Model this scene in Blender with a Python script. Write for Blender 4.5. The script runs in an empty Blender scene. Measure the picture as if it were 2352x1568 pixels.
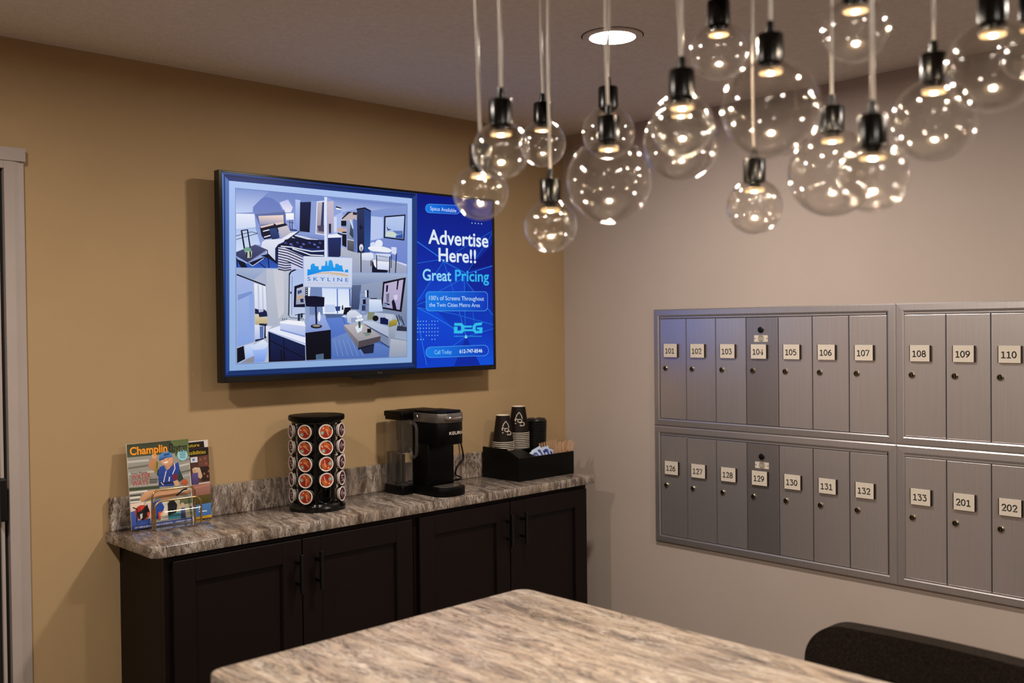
import bpy, bmesh, math, random
from mathutils import Vector, Matrix
S = bpy.context.scene
C = S.collection
random.seed(7)
PI = math.pi

# ------------------------------------------------------------------ camera, world, exposure
cam_d = bpy.data.cameras.new('camera')
cam_d.sensor_fit = 'HORIZONTAL'; cam_d.sensor_width = 36.0; cam_d.lens = 34.99
cam_d.clip_start = 0.02
cam = bpy.data.objects.new('camera', cam_d); C.objects.link(cam)
right = Vector((0.72322, -0.69053, -0.01128)); up = Vector((0.01787, 0.00239, 0.99984)); fwd = Vector((0.69039, 0.7233, -0.01407))
m = Matrix.Identity(4)
for i in range(3):
    m[i][0] = right[i]; m[i][1] = up[i]; m[i][2] = -fwd[i]
m.translation = Vector((-3.3308, -3.1397, 1.5752))
cam.matrix_world = m
cam_d.dof.use_dof = True
cam_d.dof.focus_distance = 3.35
cam_d.dof.aperture_fstop = 2.9
S.camera = cam
S.view_settings.view_transform = 'Standard'
S.view_settings.look = 'None'
S.view_settings.gamma = 1.0
S.view_settings.use_curve_mapping = False
S.view_settings.exposure = 0.0
w = bpy.data.worlds.new('world'); S.world = w; w.use_nodes = True
w.node_tree.nodes['Background'].inputs[0].default_value = (0.02, 0.02, 0.022, 1)
w.node_tree.nodes['Background'].inputs[1].default_value = 0.5
S.cycles.max_bounces = 10
S.cycles.diffuse_bounces = 5
S.cycles.glossy_bounces = 5
S.cycles.transmission_bounces = 8
S.cycles.transparent_max_bounces = 40
S.cycles.sample_clamp_indirect = 80.0
S.cycles.use_denoising = True
S.cycles.caustics_reflective = False

DOWNLIGHT = 590.0      # ceiling lamps, radiance of the lens
PENDANT = 3000.0        # led discs in the glass globes
CEIL = 2.444

# ------------------------------------------------------------------ colour and material helpers
def lin(h):
    h = h.lstrip('#')
    out = []
    for i in (0, 2, 4):
        c = int(h[i:i + 2], 16) / 255
        out.append(c / 12.92 if c <= 0.04045 else ((c + 0.055) / 1.055) ** 2.4)
    return (out[0], out[1], out[2], 1.0)

def nodes_of(name):
    m = bpy.data.materials.new(name); m.use_nodes = True
    nt = m.node_tree; b = nt.nodes['Principled BSDF']
    return m, nt, b

def mat(name, col, rough=0.5, metal=0.0, var=0.0, scale=30.0, bump=0.0, bscale=200.0, stretch=None, spec=0.5, coat=0.0, bdist=0.002):
    m, nt, b = nodes_of(name)
    c = lin(col) if isinstance(col, str) else col
    b.inputs['Base Color'].default_value = c
    b.inputs['Roughness'].default_value = rough; b.inputs['Metallic'].default_value = metal
    b.inputs['Specular IOR Level'].default_value = spec
    b.inputs['Coat Weight'].default_value = coat
    tc = nt.nodes.new('ShaderNodeTexCoord'); mp = nt.nodes.new('ShaderNodeMapping')
    nt.links.new(tc.outputs['Object'], mp.inputs[0])
    if stretch: mp.inputs['Scale'].default_value = stretch
    n = nt.nodes.new('ShaderNodeTexNoise'); n.inputs['Scale'].default_value = scale; n.inputs['Detail'].default_value = 4
    nt.links.new(mp.outputs[0], n.inputs['Vector'])
    if var > 0:
        r = nt.nodes.new('ShaderNodeValToRGB')
        r.color_ramp.elements[0].position = 0.3; r.color_ramp.elements[1].position = 0.7
        r.color_ramp.elements[0].color = tuple(max(0, x * (1 - var)) for x in c[:3]) + (1,)
        r.color_ramp.elements[1].color = tuple(min(1, x * (1 + var)) for x in c[:3]) + (1,)
        nt.links.new(n.outputs[0], r.inputs[0]); nt.links.new(r.outputs[0], b.inputs['Base Color'])
    if bump > 0:
        n2 = nt.nodes.new('ShaderNodeTexNoise'); n2.inputs['Scale'].default_value = bscale; n2.inputs['Detail'].default_value = 3
        nt.links.new(mp.outputs[0], n2.inputs['Vector'])
        bp = nt.nodes.new('ShaderNodeBump'); bp.inputs['Strength'].default_value = bump; bp.inputs['Distance'].default_value = bdist
        nt.links.new(n2.outputs[0], bp.inputs['Height']); nt.links.new(bp.outputs[0], b.inputs['Normal'])
    return m

def emit(name, col, strength):
    m = bpy.data.materials.new(name); m.use_nodes = True; nt = m.node_tree; nt.nodes.clear()
    o = nt.nodes.new('ShaderNodeOutputMaterial'); e = nt.nodes.new('ShaderNodeEmission')
    e.inputs[0].default_value = col; e.inputs[1].default_value = strength
    nt.links.new(e.outputs[0], o.inputs[0]); return m

def thin_glass(name, tint=(1, 1, 1, 1), ior=1.5, rough=0.0, haze=0.0):
    m = bpy.data.materials.new(name); m.use_nodes = True; nt = m.node_tree; nt.nodes.clear()
    o = nt.nodes.new('ShaderNodeOutputMaterial'); t = nt.nodes.new('ShaderNodeBsdfTransparent'); g = nt.nodes.new('ShaderNodeBsdfGlossy')
    f = nt.nodes.new('ShaderNodeFresnel'); mx = nt.nodes.new('ShaderNodeMixShader')
    t.inputs[0].default_value = tint; g.inputs['Roughness'].default_value = rough; f.inputs['IOR'].default_value = ior
    g.inputs[0].default_value = (1, 1, 1, 1)
    # the same reflectance from either side of the pane
    geo = nt.nodes.new('ShaderNodeNewGeometry'); mix = nt.nodes.new('ShaderNodeMix'); mix.data_type = 'FLOAT'
    mix.inputs[2].default_value = ior; mix.inputs[3].default_value = 1.0 / ior
    # Fresnel node inverts the index on back faces, so hand it the inverse there
    nt.links.new(geo.outputs['Backfacing'], mix.inputs[0]); nt.links.new(mix.outputs[0], f.inputs['IOR'])
    nt.links.new(f.outputs[0], mx.inputs[0]); nt.links.new(t.outputs[0], mx.inputs[1]); nt.links.new(g.outputs[0], mx.inputs[2])
    if haze > 0:   # a trace of dust on the glass scatters the lamp's own light
        df = nt.nodes.new('ShaderNodeBsdfDiffuse'); tr = nt.nodes.new('ShaderNodeBsdfTranslucent'); ad = nt.nodes.new('ShaderNodeMixShader'); hz = nt.nodes.new('ShaderNodeMixShader')
        nt.links.new(df.outputs[0], ad.inputs[1]); nt.links.new(tr.outputs[0], ad.inputs[2]); hz.inputs[0].default_value = haze
        nt.links.new(mx.outputs[0], hz.inputs[1]); nt.links.new(ad.outputs[0], hz.inputs[2]); nt.links.new(hz.outputs[0], o.inputs[0])
    else: nt.links.new(mx.outputs[0], o.inputs[0])
    return m

def print_mat(name, emission=None, rough=0.4):
    m, nt, b = nodes_of(name)
    a = nt.nodes.new('ShaderNodeAttribute'); a.attribute_name = 'ink'
    if emission:
        nt.links.new(a.outputs['Color'], b.inputs['Emission Color']); b.inputs['Emission Strength'].default_value = emission
        b.inputs['Base Color'].default_value = (0.002, 0.002, 0.003, 1); b.inputs['Roughness'].default_value = 0.35; b.inputs['Specular IOR Level'].default_value = 0.12
    else:
        nt.links.new(a.outputs['Color'], b.inputs['Base Color']); b.inputs['Roughness'].default_value = rough
    return m

def stone(name, pal, dark=1.0, turn=0.35, warm=0.0, rough=0.16):
    m, nt, b = nodes_of(name)
    L = nt.links.new; N = nt.nodes.new
    tc = N('ShaderNodeTexCoord'); mp = N('ShaderNodeMapping'); L(tc.outputs['Object'], mp.inputs[0])
    mp.inputs['Scale'].default_value = (11.0, 2.0, 3.2)
    mr = N('ShaderNodeMapping'); mr.inputs['Rotation'].default_value = (0, 0, turn); L(tc.outputs['Object'], mr.inputs[0]); L(mr.outputs[0], mp.inputs[0])
    wob = N('ShaderNodeTexNoise'); wob.inputs['Scale'].default_value = 0.8; wob.inputs['Detail'].default_value = 3; L(mp.outputs[0], wob.inputs['Vector'])
    va = N('ShaderNodeVectorMath'); va.operation = 'MULTIPLY_ADD'; va.inputs[1].default_value = (1.1, 0.5, 0.5)
    L(wob.outputs['Color'], va.inputs[0]); L(mp.outputs[0], va.inputs[2])
    n1 = N('ShaderNodeTexNoise'); n1.inputs['Scale'].default_value = 2.6; n1.inputs['Detail'].default_value = 9; n1.inputs['Roughness'].default_value = 0.62
    L(va.outputs[0], n1.inputs['Vector'])
    r1 = N('ShaderNodeValToRGB'); e = r1.color_ramp.elements
    e[0].position = pal[0][0]; e[0].color = lin(pal[0][1]); e[1].position = pal[-1][0]; e[1].color = lin(pal[-1][1])
    for p, c in pal[1:-1]:
        x = e.new(p); x.color = lin(c)
    L(n1.outputs[0], r1.inputs[0])
    # fine dark flecks drawn out along the grain
    mp2 = N('ShaderNodeMapping'); L(va.outputs[0], mp2.inputs[0]); mp2.inputs['Scale'].default_value = (3.2, 1.2, 1.2)
    n2 = N('ShaderNodeTexNoise'); n2.inputs['Scale'].default_value = 5; n2.inputs['Detail'].default_value = 8; n2.inputs['Roughness'].default_value = 0.75
    L(mp2.outputs[0], n2.inputs['Vector'])
    r2 = N('ShaderNodeValToRGB'); r2.color_ramp.elements[0].position = 0.30; r2.color_ramp.elements[1].position = 0.47
    r2.color_ramp.elements[0].color = (0.11, 0.09, 0.08, 1); r2.color_ramp.elements[1].color = (1, 1, 1, 1); L(n2.outputs[0], r2.inputs[0])
    # grey clouds
    n3 = N('ShaderNodeTexNoise'); n3.inputs['Scale'].default_value = 1.4; n3.inputs['Detail'].default_value = 4; L(va.outputs[0], n3.inputs['Vector'])
    r3 = N('ShaderNodeValToRGB'); r3.color_ramp.elements[0].position = 0.48; r3.color_ramp.elements[1].position = 0.68; L(n3.outputs[0], r3.inputs[0])
    mg = N('ShaderNodeMix'); mg.data_type = 'RGBA'; mg.inputs[7].default_value = lin('#85807d'); L(r1.outputs[0], mg.inputs[6])
    sc = N('ShaderNodeMath'); sc.operation = 'MULTIPLY'; sc.inputs[1].default_value = 0.55 - warm; L(r3.outputs[0], sc.inputs[0]); L(sc.outputs[0], mg.inputs[0])
    mu = N('ShaderNodeMix'); mu.data_type = 'RGBA'; mu.blend_type = 'MULTIPLY'; mu.inputs[0].default_value = 0.8; L(mg.outputs[2], mu.inputs[6]); L(r2.outputs[0], mu.inputs[7])
    # thin sharp veins, dark and pale, along the same grain
    last = mu.outputs[2]
    for off, scl, width, colr, amt in ((3.1, 1.7, 0.018, '#1c1614', 0.75), (9.7, 1.2, 0.022, '#e8ded4', 0.6), (15.3, 3.3, 0.014, '#2a201c', 0.55), (21.9, 2.4, 0.016, '#d6c8ba', 0.45)):
        ofs = N('ShaderNodeVectorMath'); ofs.operation = 'ADD'; ofs.inputs[1].default_value = (off, off * .7, off * 1.3); L(va.outputs[0], ofs.inputs[0])
        nz = N('ShaderNodeTexNoise'); nz.inputs['Scale'].default_value = scl; nz.inputs['Detail'].default_value = 8; nz.inputs['Roughness'].default_value = 0.68; L(ofs.outputs[0], nz.inputs['Vector'])
        sb = N('ShaderNodeMath'); sb.operation = 'SUBTRACT'; sb.inputs[1].default_value = 0.5; L(nz.outputs[0], sb.inputs[0])
        ab = N('ShaderNodeMath'); ab.operation = 'ABSOLUTE'; L(sb.outputs[0], ab.inputs[0])
        mr_ = N('ShaderNodeMapRange'); mr_.inputs['From Min'].default_value = 0.0; mr_.inputs['From Max'].default_value = width; mr_.inputs['To Min'].default_value = amt; mr_.inputs['To Max'].default_value = 0.0; L(ab.outputs[0], mr_.inputs['Value'])
        vm = N('ShaderNodeMix'); vm.data_type = 'RGBA'; vm.inputs[7].default_value = lin(colr); L(mr_.outputs[0], vm.inputs[0]); L(last, vm.inputs[6]); last = vm.outputs[2]
    dk = N('ShaderNodeMix'); dk.data_type = 'RGBA'; dk.blend_type = 'MULTIPLY'; dk.inputs[0].default_value = 1; dk.inputs[7].default_value = (dark, dark * (0.985 - warm * .1), dark * (0.97 - warm * .3), 1); L(last, dk.inputs[6])
    L(dk.outputs[2], b.inputs['Base Color'])
    b.inputs['Roughness'].default_value = rough; b.inputs['Specular IOR Level'].default_value = 0.45
    return m

# ------------------------------------------------------------------ mesh helpers
class MB:
    def __init__(s): s.v = []; s.f = []; s.mi = []; s.cur = 0
    def add(s, vs, fs):
        o = len(s.v); s.v += [tuple(v) for v in vs]
        for f in fs: s.f.append(tuple(i + o for i in f)); s.mi.append(s.cur)
        return s
    def box(s, x0, y0, z0, x1, y1, z1, bevel=0.0, seg=2):
        bm = bmesh.new(); bmesh.ops.create_cube(bm, size=1)
        for v in bm.verts:
            v.co = Vector(((x0 + x1) / 2 + v.co.x * (x1 - x0), (y0 + y1) / 2 + v.co.y * (y1 - y0), (z0 + z1) / 2 + v.co.z * (z1 - z0)))
        if bevel: bmesh.ops.bevel(bm, geom=bm.edges[:] , offset=bevel, segments=seg, affect='EDGES', profile=0.5)
        return s.bm(bm)
    def bm(s, bm):
        bm.verts.index_update()
        s.add([v.co for v in bm.verts], [[v.index for v in f.verts] for f in bm.faces]); bm.free(); return s
    def prism(s, pts, z0, z1, axis='z', bevel=0.0, seg=2):
        """pts: 2-D outline (counter-clockwise), extruded along axis"""
        def P(a, b, c): return (a, b, c) if axis == 'z' else ((c, a, b) if axis == 'x' else (a, c, b))
        bm = bmesh.new(); n = len(pts)
        lo = [bm.verts.new(P(a, b, z0)) for a, b in pts]; hi = [bm.verts.new(P(a, b, z1)) for a, b in pts]
        bm.faces.new(lo[::-1]); bm.faces.new(hi)
        for i in range(n): bm.faces.new((lo[i], lo[(i + 1) % n], hi[(i + 1) % n], hi[i]))
        bmesh.ops.recalc_face_normals(bm, faces=bm.faces[:])
        if bevel:
            ed = [e for e in bm.edges if any(len(f.verts) > 4 or n == 4 for f in e.link_faces) and len(e.link_faces) == 2 and e.calc_face_angle(0) > 0.6]
            bmesh.ops.bevel(bm, geom=ed, offset=bevel, segments=seg, affect='EDGES', profile=0.5)
        return s.bm(bm)
    def lathe(s, prof, n=24, cx=0, cy=0, cz=0, axis='z', cap0=False, cap1=False):
        vs = []
        for r, z in prof:
            for k in range(n):
                a = 2 * PI * k / n; x, y = r * math.cos(a), r * math.sin(a)
                vs.append((cx + x, cy + y, cz + z) if axis == 'z' else (cx + z, cy + x, cz + y) if axis == 'x' else (cx + x, cy + z, cz - y))
        fs = []
        for i in range(len(prof) - 1):
            for k in range(n):
                k2 = (k + 1) % n; fs.append((i * n + k, i * n + k2, (i + 1) * n + k2, (i + 1) * n + k))
        if cap0: fs.append(tuple(range(n))[::-1])
        if cap1: fs.append(tuple((len(prof) - 1) * n + k for k in range(n)))
        return s.add(vs, fs)
    def tube(s, pts, r, n=8, closed=False):
        pts = [Vector(p) for p in pts]; m = len(pts); vs = []; fs = []
        prev = None
        for i, p in enumerate(pts):
            if closed: d = pts[(i + 1) % m] - pts[i - 1]
            else: d = pts[min(i + 1, m - 1)] - pts[max(i - 1, 0)]
            d.normalize()
            if prev is None:
                a = Vector((0, 0, 1)) if abs(d.z) < 0.9 else Vector((1, 0, 0)); u = d.cross(a).normalized()
            else:
                u = (prev - d * prev.dot(d)).normalized()
            prev = u; v = d.cross(u)
            rr = r[i] if isinstance(r, (list, tuple)) else r
            for k in range(n):
                a = 2 * PI * k / n; vs.append(p + (u * math.cos(a) + v * math.sin(a)) * rr)
        for i in range(m if closed else m - 1):
            j = (i + 1) % m
            for k in range(n):
                k2 = (k + 1) % n; fs.append((i * n + k, i * n + k2, j * n + k2, j * n + k))
        if not closed: fs.append(tuple(range(n))[::-1]); fs.append(tuple((m - 1) * n + k for k in range(n)))
        return s.add(vs, fs)
    def sphere(s, c, r, n=32, m=20, v0=0.0, v1=PI):
        prof = [(r * math.sin(v0 + (v1 - v0) * i / m), r * math.cos(v0 + (v1 - v0) * i / m)) for i in range(m + 1)]
        return s.lathe([(max(a, 1e-5), b) for a, b in prof], n, *c)
    def mesh(s, name, mats, smooth=None):
        me = bpy.data.meshes.new(name); me.from_pydata(s.v, [], s.f); me.validate(clean_customdata=False)
        for x in (mats if isinstance(mats, (list, tuple)) else [mats]): me.materials.append(x)
        if len(me.polygons) == len(s.mi): me.polygons.foreach_set('material_index', s.mi)
        bm = bmesh.new(); bm.from_mesh(me); bmesh.ops.recalc_face_normals(bm, faces=bm.faces[:]); bm.to_mesh(me); bm.free()
        if smooth is not None:
            me.polygons.foreach_set('use_smooth', [True] * len(me.polygons)); me.set_sharp_from_angle(angle=math.radians(smooth))
        return me

def link(name, me, parent=None):
    o = bpy.data.objects.new(name, me); C.objects.link(o)
    if parent is not None: adopt(o, parent)
    return o
def adopt(o, parent):
    o.parent = parent
    q = parent; mw = Matrix.Identity(4); chain = []
    while q is not None: chain.append(q); q = q.parent
    for q in reversed(chain): mw = mw @ q.matrix_parent_inverse @ q.matrix_basis
    o.matrix_parent_inverse = mw.inverted()
def part(name, mb, mats, parent, smooth=None, label=None):
    o = link(name, mb.mesh(name, mats, smooth), parent)
    if label: o['label'] = label
    return o
def tag(o, label, cat, group=None, kind=None):
    o['label'] = label; o['category'] = cat
    if group: o['group'] = group
    if kind: o['kind'] = kind
    return o
def thing(name, label, cat, loc=(0, 0, 0), group=None):
    o = bpy.data.objects.new(name, None); C.objects.link(o); o.location = loc; o.empty_display_size = 0.05
    return tag(o, label, cat, group)
def structure(name, mb, mats, smooth=None):
    o = link(name, mb.mesh(name, mats, smooth)); o['kind'] = 'structure'; return o
def copy_tree(o, parent=None):
    c = o.copy(); C.objects.link(c)
    if parent is not None: c.parent = parent
    for ch in list(o.children): copy_tree(ch, c)
    return c

# ------------------------------------------------------------------ flat print (screens, covers, lettering)
_tc = {}
def text_shape(txt, bold=0.0, shear=0.0):
    key = (txt, bold, shear)
    if key in _tc: return _tc[key]
    cu = bpy.data.curves.new('t', 'FONT'); cu.body = txt; cu.offset = bold; cu.shear = shear; cu.resolution_u = 4
    ob = bpy.data.objects.new('t', cu); C.objects.link(ob)
    dg = bpy.context.evaluated_depsgraph_get(); dg.update()
    me = bpy.data.meshes.new_from_object(ob.evaluated_get(dg))
    vs = [(v.co.x, v.co.y) for v in me.vertices]; fs = [tuple(p.vertices) for p in me.polygons]
    bpy.data.objects.remove(ob); bpy.data.curves.remove(cu); bpy.data.meshes.remove(me)
    _tc[key] = (vs, fs); return _tc[key]
DESC = set('gjpqy|,;')
def text_fit(txt, x0, y0, x1, y1, bold=0.0, shear=0.0):
    """polygons of txt fitted so that capitals run from baseline y0 to y1 and the line from x0 to x1"""
    vs, fs = text_shape(txt, bold, shear)
    ex = text_shape('H')[0]; cap = max(v[1] for v in ex)
    a = min(v[0] for v in vs); b = max(v[0] for v in vs)
    sx = (x1 - x0) / (b - a); sy = (y1 - y0) / cap
    return [((v[0] - a) * sx + x0, v[1] * sy + y0) for v in vs], fs

def picture(data, style, power=1.0):
    """returns verts(x right, y up, layer), faces, colours from a compact list of flat shapes, units 0.1 mm"""
    V = []; F = []; K = []
    for row in data.strip().split('\n'):
        q = row.split(';')
        if q[0][0] == 'T':
            lay = int(q[0][1:]); x0, yt, x1, yb = [float(t) for t in q[3].split(',')]
            st = style.get(q[2], (0.0, 0.0))
            vs, fs = text_fit(q[2], x0, -yb, x1, -yt, *st); c = lin(q[1]); o = len(V)
            V += [(a * 1e-4, b * 1e-4, lay) for a, b in vs]; K += [c] * len(vs); F += [tuple(i + o for i in f) for f in fs]
        else:
            pts = [tuple(float(t) for t in p.split(',')) for p in q[2].split(' ')]
            o = len(V); V += [(a * 1e-4, -b * 1e-4, int(q[0])) for a, b in pts]; F.append(tuple(range(o, o + len(pts))))
            k = q[1]
            if '>' in k or '|' in k:
                i = 1 if '>' in k else 0; c0, c1 = [lin(t) for t in k.replace('|', '>').split('>')]
                vals = [p[i] for p in pts]; lo, hi = min(vals), max(vals)
                for t in vals:
                    u = (t - lo) / (hi - lo + 1e-9); K.append(tuple(c0[j] * (1 - u) + c1[j] * u for j in range(4)))
            else: K += [lin(k)] * len(pts)
    if power != 1.0: K = [tuple(x ** power for x in c) for c in K]
    return V, F, K
def ink_mesh(name, verts, faces, cols, material):
    me = bpy.data.meshes.new(name); me.from_pydata(verts, [], faces)
    a = me.color_attributes.new('ink', 'FLOAT_COLOR', 'POINT')
    a.data.foreach_set('color', [x for c in cols for x in c]); me.materials.append(material); return me

# ------------------------------------------------------------------ materials
M_tan = mat('tan_wall_paint', '#ab906b', 0.75, var=0.03, scale=3, bump=0.12, bscale=350, spec=0.25)
M_grey = mat('grey_wall_paint', '#b6a89f', 0.7, var=0.025, scale=3, bump=0.12, bscale=350, spec=0.25)
M_ceil = mat('knockdown_ceiling', '#e6dfd8', 0.9, var=0.05, scale=60, bump=0.9, bscale=110, spec=0.1, bdist=0.005)
M_floor = mat('oak_plank_floor', '#6e6054', 0.5, var=0.25, scale=6, stretch=(1, 8, 1))
M_other = mat('far_wall_paint', '#a0968a', 0.8, var=0.03, scale=3)
M_trim = mat('grey_door_frame_paint', '#a79b95', 0.45, var=0.03, scale=8)
M_black = mat('black_plastic', '#020202', 0.4, var=0.1, scale=40, spec=0.14)
M_gloss = mat('gloss_black', '#060606', 0.16, var=0.1, scale=40)
M_matte = mat('matte_black_acrylic', '#030303', 0.3, spec=0.2, var=0.1, scale=20)
M_cab = mat('espresso_cabinet_paint', '#100706', 0.5, spec=0.2, var=0.1, scale=6, stretch=(1, 1, 0.2))
M_cabin = mat('espresso_cabinet_darker', '#050303', 0.6, spec=0.2, var=0.1, scale=6)
M_pull = mat('matte_black_metal', '#050505', 0.4, metal=0.3, var=0.1)
M_alu = mat('brushed_aluminium', '#c8c2c3', 0.33, metal=0.82, var=0.05, scale=14, stretch=(1, 22, 0.5), bump=0.05, bscale=80)
M_alud = mat('brushed_aluminium_door', '#dcd6d8', 0.31, metal=0.84, var=0.045, scale=10, stretch=(1, 26, 0.35), bump=0.05, bscale=60)
M_alum = mat('master_door_aluminium', '#b6b0b2', 0.31, metal=0.84, var=0.045, scale=10, stretch=(1, 26, 0.35), bump=0.05, bscale=60)
M_gap = mat('dark_recess', '#0a0808', 0.8)
M_card = mat('white_number_card', '#d6cbbd', 0.55, var=0.03, scale=30)
M_hold = mat('bronze_card_holder', '#2a1b10', 0.4, metal=0.4, var=0.1)
M_ink = mat('black_ink', '#0a0a0a', 0.6)
M_lock = mat('lock_metal', '#8d8168', 0.25, metal=0.9, var=0.1)
M_lockd = mat('lock_core', '#1b1512', 0.35, metal=0.6)
M_gold = mat('brass_wire', '#c8a878', 0.2, metal=0.95, var=0.08)
M_chrome = mat('chrome_plate', '#b9b0a8', 0.12, metal=0.95, var=0.05)
M_silver = mat('satin_silver_plastic', '#77716c', 0.3, metal=0.7, var=0.05)
M_white = mat('white_plastic', '#d8cdc6', 0.5, var=0.04)
M_paper = mat('magazine_paper', '#cfc8bd', 0.6, var=0.05, scale=90)
M_cup = mat('brown_paper_cup', '#150b06', 0.6, spec=0.2, var=0.1, scale=25)
M_cupw = mat('white_cup_paper', '#d9cdbd', 0.6, var=0.03)
M_lid = mat('black_cup_lid_plastic', '#0d0c0d', 0.32, var=0.1)
M_wood = mat('birch_stir_stick', '#cfa684', 0.6, var=0.15, scale=60, stretch=(1, 1, 0.2))
M_pack = mat('pale_blue_packet', '#aab8cf', 0.5, var=0.08, scale=50)
M_packb = mat('navy_packet_print', '#1b2c78', 0.5, var=0.1, scale=50)
M_tweed = mat('charcoal_tweed', '#221c17', 0.95, var=0.6, scale=260, bump=0.8, bscale=300, spec=0.1)
M_leg = mat('black_steel_leg', '#0d0c0c', 0.4, metal=0.5)
PAL1 = [(0.25, '#241c19'), (0.34, '#51443c'), (0.43, '#7c6b60'), (0.50, '#8f8074'), (0.57, '#ab9a8c'), (0.64, '#94857b'), (0.76, '#d8ccc0')]
PAL2 = [(0.24, '#413731'), (0.34, '#76685e'), (0.42, '#9a897a'), (0.48, '#b5a190'), (0.54, '#cbb9a6'), (0.60, '#a39285'), (0.66, '#ddcfc0'), (0.74, '#fff8f0')]
M_stone = stone('brown_marble_counter', PAL1, 0.78, 0.16, 0.0)
M_stone2 = stone('brown_marble_island', PAL2, 0.74, 0.05, 0.05, 0.4)
M_cord = mat('clear_cord', '#ded4ca', 0.25, var=0.05)
M_dark = mat('black_lamp_holder', '#030202', 0.24, var=0.1, spec=0.35)
M_glass = thin_glass('clear_globe_glass', (0.93, 0.92, 0.91, 1), 1.5, 0.07, 0.0025)
M_tank = thin_glass('clear_tank_plastic', (0.95, 0.94, 0.93, 1), 1.55, 0.08, 0.03)
M_water, _nt, _b = nodes_of('tank_water'); _b.inputs['Transmission Weight'].default_value = 1.0; _b.inputs['IOR'].default_value = 1.33; _b.inputs['Roughness'].default_value = 0.0; _b.inputs['Base Color'].default_value = (0.93, 0.94, 0.95, 1)
M_cupl = mat('warm_white_lamp_cup', '#d9bf98', 0.35, var=0.04)
M_ring = emit('warm_led_diffuser', (1.0, 0.62, 0.28, 1), 3.0)
M_led = emit('warm_led', (1.0, 0.82, 0.60, 1), PENDANT)
M_lens = emit('downlight_lens_light', (1.0, 0.90, 0.79, 1), DOWNLIGHT)
M_screen = print_mat('screen_image', emission=0.92)
M_print = print_mat('glossy_cover_print', rough=0.32)
M_foil = print_mat('pod_foil_print', rough=0.45)

# ------------------------------------------------------------------ the room
XL, YB = -5.6, -6.0
structure('wall_left', MB().box(XL - .1, 0, 0, .1, .1, CEIL), M_tan)
structure('wall_right', MB().box(0, YB - .1, 0, .1, 0, CEIL), M_grey)
structure('wall_back', MB().box(XL - .1, YB - .1, 0, 0, YB, CEIL), M_other)
structure('wall_far', MB().box(XL - .1, YB, 0, XL, 0, CEIL), M_other)
structure('floor', MB().box(XL - .1, YB - .1, -.1, .1, .1, 0), M_floor)
structure('ceiling', MB().box(XL - .1, YB - .1, CEIL, .1, .1, CEIL + .1), M_ceil)

# door frame at the left edge of the tan wall
d = structure('door_1', MB().box(-3.36, -.006, .01, -2.424, -.001, 2.03, .001), M_trim)
part('door_casing', MB().prism([(-2.393, 0), (-2.335, 0), (-2.335, -.014), (-2.352, -.020), (-2.366, -.026), (-2.393, -.026)], 0, 2.0775), M_trim, d)
part('door_casing', MB().prism([(-3.46, 0), (-3.40, 0), (-3.40, -.026), (-3.43, -.026), (-3.446, -.02), (-3.46, -.014)], 0, 2.0775), M_trim, d)
part('head_casing', MB().box(-3.40, -.025, 2.056, -2.393, 0, 2.0775).box(-3.46, -.028, 2.0785, -2.333, 0, 2.118, .001), M_trim, d)
part('door_gap', MB().box(-2.424, -.004, .0, -2.393, -.001, 2.058), M_gap, d)
part('door_stop', MB().box(-2.414, -.016, .0, -2.404, -.004, 2.03, .002), M_trim, d)
part('door_handle', MB().box(-2.425, -.05, 1.03, -2.407, -.02, 1.155, .005).box(-2.43, -.02, 1.06, -2.41, -.004, 1.12), M_pull, d)

# ------------------------------------------------------------------ recessed ceiling lamps
def downlight(x, y, label):
    t = thing('recessed_downlight', label, 'ceiling light', (x, y, CEIL), 'recessed ceiling lamps')
    part('trim_ring', MB().lathe([(.090, 0), (.0895, -.005), (.072, -.0065), (.069, -.006), (.068, -.002), (.068, 0)], 40, x, y, CEIL), M_white, t, 40)
    part('painted_shadow_ring', MB().lathe([(.0905, -.0006), (.0935, -.0006), (.0935, 0)], 40, x, y, CEIL), M_gap, t)  # dark ring on the ceiling, painted in as the trim's shadow outline
    part('lens', MB().lathe([(.0001, -.0035), (.0675, -.0035)], 40, x, y, CEIL), M_lens, t)
downlight(-1.04, -1.19, 'round recessed ceiling lamp glowing white behind the hanging globes')
downlight(-3.00, -1.19, 'round recessed ceiling lamp above the left part of the tan wall')
downlight(-1.04, -3.30, 'round recessed ceiling lamp over the far end of the mailbox wall')
downlight(-3.00, -3.90, 'round recessed ceiling lamp behind the viewer over the marble island')
downlight(-4.90, -3.60, 'added unseen fill lamp on the ceiling in the far corner behind the viewer')  # unseen lamp added to lift the ambient light on the left

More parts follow.
